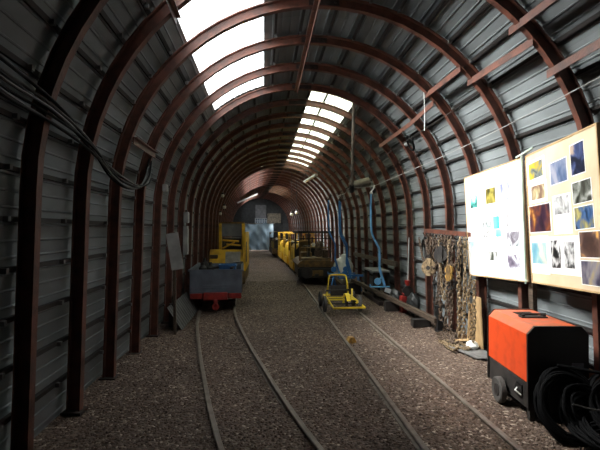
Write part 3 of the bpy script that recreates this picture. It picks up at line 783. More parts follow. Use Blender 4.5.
# shovels / broom with red collar, black bags
t = thing('shovel', 'shovel with white handle and red collar leaning on the right wall', 'shovel', (2.66,8.35,0))
mb = MB(); mb.tube([(0,0,.52),(.06,.10,1.36)], .012, 8); mb.build('handle','offwhite',t,smooth=True)
mb = MB(); mb.lathe([(.03,0),(.045,.03),(.06,.10)],(-.01,-.02,.47),'z',12); mb.build('collar','red',t)
mb = MB(); mb.prism([(-.10,.13),(.10,.13),(.11,.40),(.03,.46),(-.03,.46),(-.11,.40)],-.012,.012,'y'); mb.build('blade','dark',t)
def bag(c, s, m_, lab, sd, nm='rubbish_bag', ct='bag'):
    bm = bmesh.new(); bmesh.ops.create_icosphere(bm, subdivisions=4, radius=1)
    rnd = random.Random(sd); ph = [rnd.uniform(0,6) for _ in range(6)]
    for v in bm.verts:
        p = v.co; k = 1+.10*math.sin(p.x*5+ph[0])*math.sin(p.y*4+ph[1])+.05*math.sin(p.z*11+ph[2]+p.x*7)
        v.co = Vector((p.x*k*s[0], p.y*k*s[1], max(-.85, p.z)*k*s[2]))
    me = bpy.data.meshes.new(nm); bm.to_mesh(me); bm.free(); me.materials.append(M[m_]); me.polygons.foreach_set('use_smooth',[True]*len(me.polygons))
    zmin = min(v.co.z for v in me.vertices)
    o = bpy.data.objects.new(nm, me); COL.objects.link(o); o.location = (c[0],c[1],-zmin); return tag(o, lab, ct)
bag((2.50,8.60,0),(.11,.15,.20),'bag','dark plastic bag slumped behind the long beam, left of the red can',1)
bag((2.62,7.92,0),(.10,.16,.20),'bag','dark plastic bag between the shovel and the arch with the pulley block',2)
t = thing('fuel_can','red fuel can standing behind the long beam by the wall','can',(2.54,8.25,0))
mb = MB(); mb.box(-.05,.05,-.08,.08,0,.30,bev=.015); mb.build('can_body','red',t)
mb = MB(); mb.tube(cat([(0,-.05,.30),(0,-.04,.34),(0,.04,.34),(0,.05,.30)],4),.009,6); mb.build('handle','red',t)
mb = MB(); mb.lathe([(.018,.30),(.018,.325)],(0,.065,0),'z',10); mb.build('cap','black',t)

# ------------------------------------------------------------------ blue hangers
def hanger(loc, m_, lab, white=True, lean=0):
    t = thing('chairlift_hanger', lab, 'hanger', loc, group='blue steel hangers by the right wall')
    mb = MB(); mb.tube(cat([(-.10,0,2.28),(-.105,0,2.0),(-.10,0,1.6),(-.07,0,1.42),(.03,0,1.22),(.07,0,1.10),(.07,0,.74)],6), .021, 10); mb.build('hanger_bar', m_, t, smooth=True)
    mb = MB(); mb.tube(cat([(-.10,0,2.28),(-.095,0,2.31),(-.05,0,2.36),(-.035,0,2.43)],4), .013, 8); mb.box(-.125,-.075,-.03,.03,2.255,2.295,bev=.004); mb.build('clamp','white' if white else 'dark', t, smooth=True)
    mb = MB(); mb.bar((.07,0,.76),(.17,0,.41),.035,.045); mb.build('lower_leg', m_, t)
    mb = MB(); mb.lathe([(.005,-.012),(.07,-.012),(.07,.012),(.005,.012)],(.03,-.01,.50),'y',20); mb.bar((.03,-.01,.50),(.12,0,.60),.03,.02); mb.build('seat_plate', m_, t)
    mb = MB(); mb.tube([(-.12,0,.39),(.28,0,.39)], .016, 8); mb.tube([(-.12,0,.39),(-.12,-.01,.44)],.014,8); mb.build('foot_bar', m_, t, smooth=True)
    return t
h0 = hanger((2.25,9.1,-.03),'bluelight','light blue curved steel hanger with foot bar hanging by the right wall')
mb = MB(); mb.box(.17,.30,-.012,-.008,.27,.36,rot=(0,.35,0)); mb.build('paper_tag','white',h0)
h1 = hanger((1.92,11.0,-.05),'blue','dark blue steel hanger beside the canopied machine, nearer of the pair',False)
h2 = hanger((2.10,11.9,-.02),'blue','dark blue steel hanger beside the canopied machine, further of the pair',False)
h3 = hanger((1.74,11.6,.0),'blue','thin blue steel hanger directly in front of the canopied machine',False)
# blue base frame
t = thing('blue_stand', 'blue steel trestle stand on the floor under the dark blue hangers', 'stand', (1.98,11.0,0))
mb = MB(); mb.bar((-.42,0,.40),(.42,0,.40),.05,.05); mb.build('top_bar','blue',t)
for a, b in (((-.3,0,.38),(-.42,-.2,0)),((-.3,0,.38),(-.2,.2,0)),((.3,0,.38),(.2,-.2,0)),((.3,0,.38),(.42,.2,0))):
    mb = MB(); mb.bar(a,b,.035,.035); mb.build('leg','blue',t)
bag((2.16,12.4,0),(.26,.3,.42),'white','bulging pale sack on the floor beyond the dark blue hangers',5,'sack','sack')
# pale shelf slab on trestle
t = thing('workbench','grey topped workbench against the right wall beyond the light blue hanger','bench',(2.50,10.0,0))
mb = MB(); mb.box(-.2,.16,-.45,.45,.60,.64,bev=.005); mb.build('bench_top','offwhite',t)
for x in (-.17,.13):
    for y in (-.4,.4): mb = MB(); mb.box(x-.025,x+.025,y-.025,y+.025,0,.60); mb.build('leg','dark',t)

# wires and hanging pole
def wire(pts, r, m_, lab, nm='wire', ct='wire', n_=8):
    mb = MB(); mb.tube(cat(pts, n_), r, 5); return tag(mb.build(nm, m_, smooth=True), lab, ct)
wire([(2.52,3.0,2.66),(2.40,5.5,2.50),(2.225,9.1,2.39)], .0042, 'offwhite', 'taut pale wire running along the right side to the light blue hanger')
wire([(2.225,9.1,2.385),(1.95,9.08,2.35),(1.70,9.05,2.34),(1.82,10.2,2.33),(1.88,11.0,2.36),(1.95,11.9,2.40),(2.2,13.3,2.5),(2.52,14.3,2.56)], .008, 'offwhite', 'pale wire from the top of the light blue hanger to the dark blue hangers')
wire([(2.33,4.85,2.98),(1.98,7.6,2.72),(1.72,9.0,2.42)], .004, 'cablegrey', 'thin grey wire strung across the roof towards the hanging pole')
wire([(2.06,5.78,3.28),(2.07,5.78,3.0),(2.065,5.78,2.78)], .005, 'white', 'short white string dangling from a tie bar in the right roof', 'string', 'string')
t = thing('wooden_pole','pale wooden pole hanging from the edge of the right rooflight','pole')
mb = MB(); mb.tube([(1.52,7.66,3.70),(1.62,8.3,3.0),(1.73,8.95,2.30)], .032, 8); mb.build('pole','greypost',t,smooth=True)
mb = MB(); mb.tube([(1.715,8.87,2.38),(1.735,9.0,2.26)], .045, 8); mb.build('end_collar','dark',t)
t = thing('roller_drum','pale brown roller drum hanging beside the foot of the wooden pole','roller',(1.94,9.2,2.43))
mb = MB(); d_ = Euler((0,-.30,0)).to_matrix(); mb.lathe([(.02,-.21),(.085,-.21),(.09,-.19),(.09,.19),(.085,.21),(.02,.21)],(0,0,0),'x',20); mb.v = [tuple(d_ @ Vector(v)) for v in mb.v]; mb.build('drum','greypost',t,smooth=True)
mb = MB(); mb.tube([(-.25,0,-.075),(.25,0,.078)], .012, 8); mb.build('shaft','dark',t)
for a_, b_x in (((-.2,0,-.06),(-.22,-.6,1.07)),((.2,0,.06),(.10,-.6,.83))): mb = MB(); mb.tube([a_, b_x],.004,6); mb.build('suspension_wire','dark',t)
# ring and little plates hung on the right roof
t = thing('cable_ring','black cable ring hooked high on the right roof','ring',(2.36,7.25,2.90))
pts = [(.07*math.sin(a)*-.6,.11*math.cos(a),.11*math.sin(a)) for a in [2*PI*i/20 for i in range(20)]]
mb = MB(); mb.tube(pts,.016,6,closed=True); mb.build('ring','cable',t,smooth=True)
mb = MB(); mb.ball((-.01,.20,.02),.035,10); mb.bar((0,.1,.0),(0,.2,.02),.01,.01); mb.build('lamp_cap','offwhite',t,smooth=True)
mb = MB(); mb.tube([(.0,.05,.11),(.075,.05,.135)],.006,6); mb.build('hook','dark',t)

# ------------------------------------------------------------------ yellow rail trolley
t = thing('rail_trolley','small yellow four wheeled trolley with a hoop back standing on the right track','trolley',(1.4,8.35,0))
def tw(x, y, r=.145):
    mb = MB(); mb.lathe([(.03,-.022),(r-.01,-.024),(r,-.018),(r,.018),(r-.01,.024),(.03,.022)],(x,y,r+.038),'x',24); w0 = mb.build('wheel','tyre',t,smooth=True)
    mb = MB(); mb.lathe([(.0,-.028),(.045,-.028),(.045,.028),(.0,.028)],(x,y,r+.038),'x',14); mb.build('hub','grey',w0)
for x in (-.317,.317):
    for y in (-.20,.42): tw(x,y)
for y in (-.20,.42): mb = MB(); mb.tube([(-.33,y,.183),(.33,y,.183)],.012,8); mb.build('axle','dark',t)
mb = MB(); Y = .016
mb.tube([(-.24,.55,.24),(-.24,-.10,.24),(-.20,-.48,.15),(.36,-.44,.15),(.26,-.05,.24),(.26,.55,.24),(-.24,.55,.24)],.018,8)
for y in (.42,.15,-.1): mb.tube([(-.24,y,.24),(.26,y,.24)],.014,8)
mb.tube([(-.24,-.2,.22),(-.24,-.2,.183)],.02,8); mb.tube([(.26,-.2,.21),(.26,-.2,.183)],.02,8)
mb.build('chassis_frame','yellow_clean',t,smooth=True)
mb = MB(); mb.tube(cat([(-.22,.30,.24),(-.18,.34,.45),(-.165,.36,.58),(-.13,.37,.635),(.02,.37,.645),(.14,.37,.635),(.175,.36,.58),(.19,.32,.40),(.20,.30,.24)],5),.017,8); mb.build('back_hoop','yellow_clean',t,smooth=True)
mb = MB(); mb.tube([(-.24,.16,.37),(.26,.16,.385)],.017,8); mb.build('push_bar','dark',t,smooth=True)
mb = MB(); mb.box(-.15,.16,.24,.27,.26,.46,rot=(-.2,0,0)); mb.build('seat_back','dark',t)
mb = MB()
for s_ in (-1,):
    pts = [(.08, -.20+.24*math.cos(a), .14+.22*math.sin(a)) for a in [PI*.02+PI*.8*i/10 for i in range(11)]]
    for a, b in zip(pts[:-1], pts[1:]): mb.bar(a, b, .075, .014, up=(1,0,0)) if False else mb.bar(a, b, .07, .016)
mb.build('chain_guard','yellow_clean',t)
mb = MB(); mb.lathe([(.01,-.015),(.09,-.015),(.09,.015),(.01,.015)],(.08,-.15,.22),'x',20); mb.build('drive_gear','dark',t)
for x in (.2,): mb = MB(); mb.bar((x,-.05,.24),(x+.02,.02,.42),.03,.02); mb.build('brake_lever','yellow_clean',t)

# wedge
t = thing('wheel_chock','small yellow wooden chock beside the left rail of the right track','chock',(1.15,6.05,0),.2)
mb = MB(); mb.prism([(-.05,0),(.06,0),(.06,.035),(.03,.085),(-.02,.085),(-.05,.04)],-.045,.045,'y'); mb.build('chock_body','wedge',t)
mb = MB(); mb.box(-.035,.03,-.052,-.044,.055,.08); mb.box(-.01,.012,-.06,-.045,.0,.07); mb.build('batten','wedge',t)

# ------------------------------------------------------------------ canopied machine
t = thing('canopied_locomotive','dark and ochre open locomotive with a roof frame, on the track behind the trolley','locomotive',(1.42,12.35,0))
mb = MB(); mb.box(-.46,.46,.05,2.1,.20,.50,bev=.03); mb.box(-.50,.50,0,.10,.22,.46,bev=.02); mb.build('chassis','black',t)
mb = MB(); mb.box(-.17,.18,-.02,.0,.26,.42); mb.build('front_plate','yellow_dim',t)
mb = MB(); mb.prism([(-.50,.50),(.50,.50),(.52,.56),(.44,.64),(.36,.68),(-.36,.68),(-.44,.64),(-.52,.56)],.02,2.1); mb.build('body','yellow_dim',t)
mb = MB(); mb.box(-.40,.42,.1,.7,.66,.74,bev=.02); mb.build('hood','yellow_dim',t)
for x in (-.317,.317):
    for y in (.45,1.65):
        mb = MB(); mb.lathe([(.03,-.03),(.15,-.03),(.15,.02),(.17,.02),(.17,.03),(.03,.03)],(x,y,.19),'x',20); mb.build('wheel','dark',t,smooth=True)
for x, y, m_ in ((-.44,.15,'yellow_dim'),(.40,.15,'dark'),(-.44,1.9,'dark'),(.40,1.9,'dark'),(-.12,.9,'dark')):
    mb = MB(); mb.box(x-.022,x+.022,y-.022,y+.022,.66,1.42); mb.build('canopy_post',m_,t)
mb = MB()
for y in (.12,1.92): mb.box(-.52,.48,y-.03,y+.03,1.41,1.47)
for x in (-.49,.45): mb.box(x-.03,x+.03,.12,1.92,1.411,1.469)
for y in (.5,.9,1.3,1.6): mb.box(-.46,.42,y-.02,y+.02,1.42,1.46)
mb.box(-.46,.42,.11,.13,1.25,1.28); mb.build('canopy_frame','rust_dark',t)
mb = MB(); mb.box(-.34,-.02,.95,1.35,.68,.86,bev=.03); mb.box(-.34,-.02,1.3,1.38,.8,1.2,bev=.03); mb.build('seat','yellow_dim',t)
mb = MB(); mb.ball((.17,.75,.98),.17,12,sq=(.8,.7,1.3)); mb.lathe([(.12,.70),(.12,.82),(.05,.86)],(.17,.75,0),'z',16); mb.build('engine','brownrust',t,smooth=True)
mb = MB(); mb.tube([(-.2,.55,.72),(-.2,.62,1.05)],.015,8); mb.tube([(-.3,.62,1.05),(-.1,.62,1.05)],.015,8); mb.build('control_lever','dark',t)
mb = MB(); mb.lathe([(.01,-.02),(.13,-.02),(.13,.02),(.01,.02)],(.1,.3,.88),'y',20); mb.build('hand_wheel','brownrust',t,smooth=True)
mb = MB(); mb.box(.20,.35,.2,.5,.74,.96,bev=.02); mb.build('fuel_tank','brownrust',t)

mb = MB()
for x in (-.44,.40): mb.bar((x,.15,1.1),(x,.5,1.41),.03,.03)
mb.build('canopy_brace','dark',t)
mb = MB(); mb.lathe([(.02,-.03),(.15,-.03),(.16,.0),(.15,.03)],(-.26,-.0,.34),'y',20); mb.build('headlamp','dark',t,smooth=True)
mb = MB(); mb.tube([(-.42,.16,1.02),(.38,.16,1.02)],.018,8); mb.build('front_rail','yellow_dim',t,smooth=True)
mb = MB(); mb.box(-.05,.05,-.10,.0,.24,.32,bev=.01); mb.build('coupling','dark',t)

# ------------------------------------------------------------------ yellow locomotives
def loco(y0, L_, lab, m_='yellow', hood_dark=True, xc=None):
    yc = y0; t = thing('mine_locomotive', lab, 'locomotive', ((xc if xc is not None else 1.42)+bend(y0+L_/2), y0, 0), math.atan2(-(bend(y0+L_)-bend(y0)), L_), group='yellow mine locomotives on the right track')
    mb = MB(); mb.box(-.42,.42,.05,L_-.05,.16,.42,bev=.02); mb.build('chassis',m_,t)
    for y in (0,L_-.06): mb = MB(); mb.box(-.45,.45,y,y+.06,.20,.48,bev=.01); mb.build('buffer_beam',m_,t)
    # hood with rounded shoulders
    hl = L_*.55
    pts = [(-.40,.42),(-.40,.92),(-.33,1.02),(.33,1.02),(.40,.92),(.40,.42)]
    mb = MB(); mb.prism(pts, .06, hl); mb.build('hood',m_,t)
    mb = MB(); mb.prism([(-.34,.50),(-.34,.86),(-.26,.95),(.26,.95),(.34,.86),(.34,.50)], .03, .06); mb.build('radiator_grille','black',t)
    for sx in (-1,1):
        for k in range(3):
            mb = MB(); y = .15+k*(hl-.2)/3; mb.box(sx*.405-.006,sx*.405+.006,y,y+(hl-.3)/3,.50,.86); mb.build('side_door',m_ if k % 2 else 'yellow_clean',t)
    # cab: side frames with an arched opening
    for sx in (-1,1):
        x0, x1 = (sx*.42-.012, sx*.42+.012)
        mb = MB(); a, b = hl+.02, L_-.06
        out = [(a,.42),(a,1.22),(a+.12,1.34),(b-.12,1.34),(b,1.22),(b,.42)]
        mb.box(x0,x1,a,a+.09,.42,1.25); mb.box(x0,x1,b-.09,b,.42,1.25)
        mb.prism([(a,1.18),(a,1.24),(a+.12,1.34),(b-.12,1.34),(b,1.24),(b,1.18),(b-.09,1.18),(b-.16,1.25),(a+.16,1.25),(a+.09,1.18)],x0,x1,'x')
        mb.box(x0,x1,a+.09,b-.09,.42,.74); mb.build('cab_side',m_,t)
    mb = MB(); n_ = 8; V=[]; a, b = hl-.02, L_+.0
    for y in (a,b):
        for i in range(n_+1):
            x = -.45+.9*i/n_; V.append((x,y,1.36+.05*math.cos(x*3.2)))
        for i in range(n_+1):
            x = -.45+.9*i/n_; V.append((x,y,1.335+.05*math.cos(x*3.2)))
    k = 2*(n_+1); F=[]
    for i in range(n_):
        F += [(i,i+1,k+i+1,k+i),(n_+1+i,k+n_+1+i,k+n_+2+i,n_+2+i),(i,n_+1+i,n_+2+i,i+1),(k+i,k+i+1,k+n_+2+i,k+n_+1+i)]
    F += [(0,k,k+n_+1,n_+1),(n_,2*n_+1,k+2*n_+1,k+n_)]
    mb.add(V,F); mb.build('cab_roof',m_,t)
    for yb in (hl+.02, L_-.1): mb = MB(); mb.box(-.40,.40,yb,yb+.03,.42,1.05); mb.build('cab_bulkhead','dark',t)
    mb = MB(); mb.box(-.2,.2,L_-.5,L_-.2,.42,.66,bev=.02); mb.build('seat','black',t)
    for sx in (-1,1):
        for y in (L_*.25,L_*.72):
            mb = MB(); mb.lathe([(.03,-.03),(.16,-.03),(.16,.02),(.18,.02),(.18,.03),(.03,.03)],(sx*.317,y,.20),'x',20); mb.build('wheel','dark',t,smooth=True)
    for x in (-.22,.22):
        mb = MB(); mb.lathe([(.02,-.03),(.06,-.025),(.065,.02),(.02,.03)],(x,.0,1.02),'y',14); mb.build('headlamp','lampglass',t,smooth=True)
    return t
loco(14.9,2.5,'yellow mine locomotive nearest in the row, directly behind the canopied machine')
loco(17.7,2.6,'yellow mine locomotive in the middle of the row of three')
loco(20.6,2.8,'yellow mine locomotive at the far end of the lit row')
loco(25.2,3.0,'dim ochre locomotive standing in shadow near the blue tarpaulin','yellow_dim',xc=1.30)  # its shadow is put in by the darkened yellow

# ------------------------------------------------------------------ left side train
t = thing('mine_wagon','grey tub wagon with a red underframe on the left track','wagon',(-.87,8.5,0),math.radians(2.5))
Lw = 1.9
mb = MB(); tk = .02
mb.box(-.47,.47,0,tk,.36,.76); mb.box(-.47,.47,Lw-tk,Lw,.36,.76); mb.box(-.47,-.47+tk,tk,Lw-tk,.36,.76); mb.box(.47-tk,.47,tk,Lw-tk,.36,.76); mb.box(-.47,.47,0,Lw,.345,.365)
for z in (.44,.49): mb.tube([(-.24,-.004,z),(.22,-.004,z+.004)],.008,6)
mb.build('tub','grey',t)
mb = MB(); mb.box(-.50,.50,-.01,.03,.745,.775); mb.box(-.50,-.455,.03,Lw,.745,.775); mb.box(.455,.50,.03,Lw,.745,.775); mb.build('rim','grey',t)
mb = MB(); mb.box(-.46,-.25,-.02,.05,.25,.345); mb.box(.25,.46,-.02,.05,.25,.345); mb.box(-.40,.40,.05,Lw-.05,.24,.343); mb.build('underframe','red',t)
mb = MB(); mb.box(-.22,.21,-.07,.04,.23,.365,bev=.012); mb.build('buffer','red',t)
mb = MB(); mb.box(-.035,.035,-.10,-.06,.09,.24,bev=.008); mb.tube([(.05*math.cos(a),-.11,.12+.05*math.sin(a)) for a in [2*PI*i/14 for i in range(14)]],.014,6,closed=True); mb.build('coupling','red',t,smooth=True)
for sx in (-1,1):
    for y in (.45,1.45):
        mb = MB(); mb.lathe([(.03,-.03),(.11,-.03),(.11,.02),(.13,.02),(.13,.03),(.03,.03)],(sx*.317,y,.150),'x',20); mb.build('wheel','dark',t,smooth=True)
for y in (.45,1.45): mb = MB(); mb.tube([(-.35,y,.15),(.35,y,.15)],.02,8); mb.build('axle','dark',t)
t = thing('crate','blue plastic crate sitting in the grey wagon','crate',(-.70,9.05,.366))
mb = MB(); mb.box(-.15,.16,-.14,.14,0,.02); mb.box(-.15,-.135,-.14,.14,.02,.46); mb.box(.145,.16,-.14,.14,.02,.46); mb.box(-.135,.145,-.14,-.125,.02,.46); mb.box(-.135,.145,.125,.14,.02,.46); mb.build('crate_body','bluecrate',t)
mb = MB(); mb.box(-.165,.175,-.155,-.14,.43,.47); mb.box(-.165,.175,.14,.155,.43,.47); mb.box(-.165,-.15,-.14,.14,.43,.47); mb.box(.16,.175,-.14,.14,.43,.47); mb.build('rim','bluecrate',t)
for i, (x, y, h_) in enumerate(((-1.15,8.85,.52),(-1.05,9.2,.50),(-1.20,9.5,.56))):
    mb = MB(); mb.lathe([(.03,0),(.07,.01),(.075,h_*.8),(.03,h_*.9),(.03,h_)],(x,y,.366),'z',14)
    tag(mb.build('gas_cylinder','dark',smooth=True), ['dark cylinder in the wagon nearest its front left corner','dark cylinder in the middle of the grey wagon','tallest dark cylinder at the left side of the grey wagon'][i],'cylinder','dark cylinders in the wagon')
mb = MB(); mb.bar((-1.0,8.7,.78),(-.55,9.9,.80),.08,.04); mb.bar((-.6,8.62,.79),(-.48,10.1,.80),.05,.03)
tag(mb.build('planks','dark'),'dark planks laid across the top of the grey wagon','planks')

# loading machine behind
t = thing('loading_machine','yellow machine with an upright grey screen behind the grey wagon','mining machine',(-.91,11.2,0))
mb = MB(); mb.box(-.42,.46,.1,2.6,.18,.55,bev=.03); mb.build('chassis','yellow_dim',t)
mb = MB(); mb.prism([(.0,.55),(.0,.62),(.22,1.02),(.30,1.02),(.30,.55)],-.40,.40,'x'); mb.build('sloping_hood','yellow',t)
mb = MB(); V = [(-.02,.035,.66),(.34,.035,.66),(.34,.195,.96),(-.02,.195,.96)]; V = [Vector(v)+Vector((0,-.018,.008)) for v in V]; mb.add(V+[v+Vector((0,.01,-.005)) for v in V],[(0,1,2,3),(7,6,5,4),(0,4,5,1),(1,5,6,2),(2,6,7,3),(3,7,4,0)]); mb.build('hood_sheen_panel','hood_sheen',t)  # pale plate painted as the white reflection on the hood
mb = MB(); mb.box(.40,.47,.1,2.6,.5,1.45); mb.build('side_panel','yellow',t)
mb = MB(); mb.box(.471,.474,.25,.8,.7,1.2); mb.build('side_hatch','dark',t)
for x in (-.16,.40): mb = MB(); mb.box(x-.035,x+.035,.28,.36,.95,1.70,bev=.008); mb.build('screen_post','yellow',t)
mb = MB(); mb.box(-.13,.37,.30,.33,1.34,1.66,bev=.008); mb.build('screen','screen',t)
mb = MB(); mb.box(-.195,.435,.27,.37,1.66,1.70); mb.build('top_rail','yellow_dim',t)
mb = MB(); mb.tube([(-.1,.2,1.25),(.3,.2,1.22)],.022,8); mb.tube([(0,.18,1.15),(.34,.22,1.12)],.02,8); mb.tube([(-.1,.22,1.05),(.2,.18,1.20)],.018,8); mb.build('control_bars','yellow',t,smooth=True)
mb = MB(); mb.lathe([(.01,-.02),(.09,-.02),(.09,.02),(.01,.02)],(.16,.24,1.16),'y',18); mb.build('gauge','dark',t)
mb = MB(); mb.box(-.12,.38,.4,1.2,.55,1.3,bev=.03); mb.build('engine_box','dark',t)
for sx in (-1,1):
    for y in (.7,1.9):
        mb = MB(); mb.lathe([(.03,-.03),(.13,-.03),(.13,.02),(.15,.02),(.15,.03),(.03,.03)],(sx*.317,y,.17),'x',20); mb.build('wheel','dark',t,smooth=True)
mb = MB(); mb.box(-.42,-.2,.1,1.6,.55,.9,bev=.02); mb.build('side_tank','yellow_dim',t)

# ------------------------------------------------------------------ left wall items
def bundle():
    rnd = random.Random(4); base = [(-1.34,1.9,2.36),(-1.34,2.47,2.29),(-1.355,3.0,2.27),(-1.36,3.5,2.21),(-1.38,3.95,2.12),(-1.39,4.35,2.02),(-1.38,4.75,1.96),(-1.37,5.2,1.98),(-1.37,5.55,2.10),(-1.38,5.75,2.28)]
    for i in range(8):
        dz = (i-3.5)*.028; k = i/7
        P = []
        for j, (x, y, z) in enumerate(base):
            sagz = (k-.5)*-.26*math.exp(-((j-6)/2.0)**2)
            P.append((x+.02*math.sin(i*2.1+j), y, z+dz*(1-.5*math.exp(-((j-4)/1.5)**2))+sagz+rnd.uniform(-.008,.008)))
        mb = MB(); mb.tube(cat(P,6), .0095, 6)
        tag(mb.build('power_cable','cablegrey' if i % 2 else 'cable',smooth=True), 'cable in the drooping bundle slung along the left wall', 'cable', 'cables slung along the left wall')
bundle()
def elbox(name, loc, sx, sy, sz, m_, lab, cover=True, ct='electrical box'):
    t = thing(name, lab, ct, loc); mb = MB(); mb.box(-sx/2,sx/2,-sy/2,sy/2,-sz/2,sz/2,bev=.006); mb.build('housing',m_,t)
    mb = MB(); mb.box(sx/2-.002,sx/2+.006,-sy*.4,sy*.4,-sz*.4,sz*.4); mb.build('cover',m_,t); return t
elbox('junction_box',(-1.405,6.70,2.10),.06,.10,.10,'offwhite','small white junction box high on the left wall beside the cable bundle end')
elbox('switch_box',(-1.42,8.60,1.73),.08,.16,.20,'offwhite','pale switch box on the left wall above the tall narrow box')
elbox('switch_box',(-1.43,8.60,1.31),.08,.14,.52,'offwhite','tall narrow pale box on the left wall behind the sign post')
t = thing('sign_post','leaning pale grey sign panel on a brown post at the left wall','sign',(-1.27,6.75,0))
mb = MB(); mb.bar((.0,0,0),(-.02,0,1.47),.045,.035); mb.build('post','wood',t)
mb = MB(); mb.box(-.085,.085,-.04,-.026,.93,1.46,rot=(0,-.16,0)); mb.build('sign_panel','offwhite',t)
# corrugated offcut sheet leaning on left wall
mb = MB(); V = []; nS = 24
for j in (0,1):
    for th in (0,.004):
        for i in range(nS*2+1):
            u = i/(nS*2); y = 7.0+1.75*u
            cr = .012 if (i//2) % 2 else 0
            xb, zb = (-1.22,.0) if j == 0 else (-1.44,.34)
            V.append((xb+cr*.8+th, y, zb+cr*.5+.004))
m1 = nS*2+1; F = []
for i in range(m1-1): F += [(i,i+1,2*m1+i+1,2*m1+i),(m1+i,3*m1+i,3*m1+i+1,m1+i+1),(i,m1+i,m1+i+1,i+1),(2*m1+i,2*m1+i+1,3*m1+i+1,3*m1+i)]
F += [(0,2*m1,3*m1,m1),(m1-1,2*m1-1,4*m1-1,3*m1-1)]
mb.add(V,F); tag(mb.build('corrugated_sheet','sheetdark'),'ribbed grey metal sheet leaning at the foot of the left wall before the wagon','metal sheet')
mb = MB(); mb.box(-1.46,-1.38,7.25,7.30,.0,.36); tag(mb.build('stake','dark'),'dark stake propping the ribbed metal sheet at the left wall','stake')

def bulkhead(loc, r, lab, cord=0):
    t = thing('bulkhead_lamp', lab, 'lamp', loc, group='unlit round lamps'); mb = MB(); mb.ball((0,0,0), r, 12); mb.build('globe','lampglass',t,smooth=True)
    mb = MB(); mb.lathe([(r*.7,r*.7),(r*.75,r*1.5),(r*.2,r*1.7)],(0,0,0),'z',12); mb.build('lamp_base','dark',t,smooth=True)
    if cord: mb = MB(); mb.tube([(0,0,r*1.6),(0,0,cord)],.006,6); mb.build('cord','dark',t)
bulkhead((-1.265,14.3,2.56),.055,'highest of the three unlit round lamps on the far left wall')
bulkhead((-1.37,16.2,2.30),.065,'largest unlit round lamp on the left wall above the yellow machine')
bulkhead((-1.42,15.25,2.04),.05,'lowest unlit round lamp on the far left wall')
bulkhead((1.1,18.1,2.12),.07,'left of the two pale round lamps hanging over the yellow locomotives',1.66)
bulkhead((1.36,19.05,2.23),.07,'right of the two pale round lamps hanging over the yellow locomotives',1.46)
# tubes
t = thing('strip_light','unlit white strip light hanging across the far left part of the tunnel','strip light')
mb = MB(); mb.bar((-1.36,23.8,2.90),(-.32,23.8,3.36),.06,.05); mb.build('housing','white',t)
mb = MB(); mb.tube([(-1.34,23.8,2.87),(-.34,23.8,3.31)],.018,8); mb.build('tube','lampglass',t)
mb = MB(); mb.tube([(-.4,23.8,3.35),(-.4,23.8,3.70)],.006,6); mb.build('suspension_wire','dark',t)
t = thing('strip_light','long pale strip light running along the right roof above the locomotives','strip light')
mb = MB(); mb.bar((1.52,17.0,3.30),(1.72,15.0,3.32),.09,.06); mb.build('housing','offwhite',t)
for x, y in ((1.54,16.8),(1.70,15.25)): mb = MB(); mb.tube([(x,y,3.33),(x,y,3.62)],.006,6); mb.build('suspension_wire','dark',t)
mb = MB(); mb.tube([(1.52,16.95,3.26),(1.71,15.05,3.28)],.018,8); mb.build('tube','lampglass',t)

# ------------------------------------------------------------------ far end
b34 = bend(34)
mb = MB(); nx_, nz_ = 60, 24; V = []
for j in range(nz_+1):
    for i in range(nx_+1):
        u, v = i/nx_, j/nz_; x = -1.35+2.05*u; z = .03+1.93*v
        z -= .05*math.sin(u*PI*2)*(v**3)
        y = 33.93+.10*math.sin(u*21+v*2.5)*(1-.4*v)+.07*math.sin(u*9-v*6)+.05*math.sin((u*1.3+v)*15)
        V.append((x, y, z))
m1 = nx_+1; F = [(j*m1+i,j*m1+i+1,(j+1)*m1+i+1,(j+1)*m1+i) for j in range(nz_) for i in range(nx_)]
k0 = len(V); V += [(a,b+.006,c) for a,b,c in V]; F += [tuple(k0+q for q in f[::-1]) for f in F]
for i in range(nx_): F += [(i,k0+i,k0+i+1,i+1),(nz_*m1+i,nz_*m1+i+1,k0+nz_*m1+i+1,k0+nz_*m1+i)]
mb.add(V,F); tag(mb.build('tarpaulin','tarp',smooth=True),'blue tarpaulin hanging in folds at the far end of the tunnel','tarpaulin')
t = thing('tarpaulin_rail','thin rail holding up the blue tarpaulin across the far end','rail')
mb = MB(); mb.tube([(-1.55,33.97,1.98),(.82,33.97,1.98)],.02,8); mb.build('rail','greypost',t)
for x in (-1.55,.82): mb = MB(); mb.tube([(x,33.97,0),(x,33.97,2.0)],.025,8); mb.build('upright','dark',t)
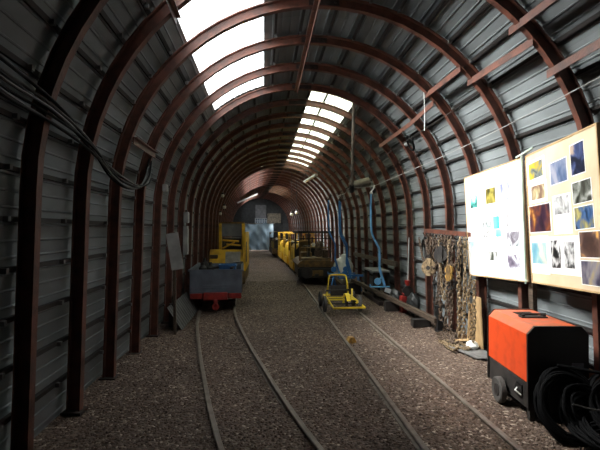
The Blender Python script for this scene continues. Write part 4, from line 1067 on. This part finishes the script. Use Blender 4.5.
mb = MB(); mb.box(.27,1.28,34.39,34.42,2.02,2.74); tag(mb.build('hanging_board','greypost'),'blank brown board hanging above the locomotives at the far end','board')
mb = MB(); mb.box(-.62,.18,34.40,34.45,2.40,3.37); tag(mb.build('sheet_panel','screen'),'grey sheet panel above the small window at the far end','panel')

# ------------------------------------------------------------------ camera
cam = bpy.data.cameras.new('camera'); co = bpy.data.objects.new('camera', cam); COL.objects.link(co)
cam.sensor_width = 36; cam.lens = 460/600*36; cam.clip_end = 200; cam.clip_start = .02
co.location = (0,0,1.5)
co.rotation_euler = (math.radians(90)+math.atan(5/460), 0, -math.radians(4.5))
sc.camera = co

# ------------------------------------------------------------------ light: overcast daylight through the rooflights
wd = bpy.data.worlds.new('world'); sc.world = wd; wd.use_nodes = True
bg = wd.node_tree.nodes['Background']; bg.inputs[0].default_value = (.93,.97,1,1); bg.inputs[1].default_value = 3.0
for i, (p, q, y0, y1) in enumerate(OPEN):
    n_ = max(1, round((y1-y0)/3.2))
    for k in range(n_):
        ya = y0+(y1-y0)*k/n_; yb = y0+(y1-y0)*(k+1)/n_; ym = (ya+yb)/2
        li = bpy.data.lights.new('rooflight_portal','AREA'); li.shape = 'RECTANGLE'; li.size = abs(q-p)+.06; li.size_y = (yb-ya)+.02; li.energy = 1
        li.cycles.is_portal = True
        ob = bpy.data.objects.new('rooflight_portal', li); COL.objects.link(ob)
        sm = (p+q)/2; a = sm/2.24; x, z = prof_pt(sm, 2.36)
        ob.location = (x+bend(ym), ym, z); ob.rotation_euler = (0, a, 0)
sl = bpy.data.lights.new('hazy_sun','SUN'); sl.energy = 66; sl.angle = math.radians(62); sl.color = (1,.96,.90)
so = bpy.data.objects.new('hazy_sun', sl); COL.objects.link(so); so.location = (-6,10,9)
so.rotation_euler = Vector((.75,-.03,-.48)).to_track_quat('-Z','Y').to_euler()
sc.view_settings.view_transform = 'Standard'; sc.view_settings.look = 'None'; sc.view_settings.gamma = 1; sc.view_settings.exposure = 0
try: sc.view_settings.use_curve_mapping = False
except Exception: pass
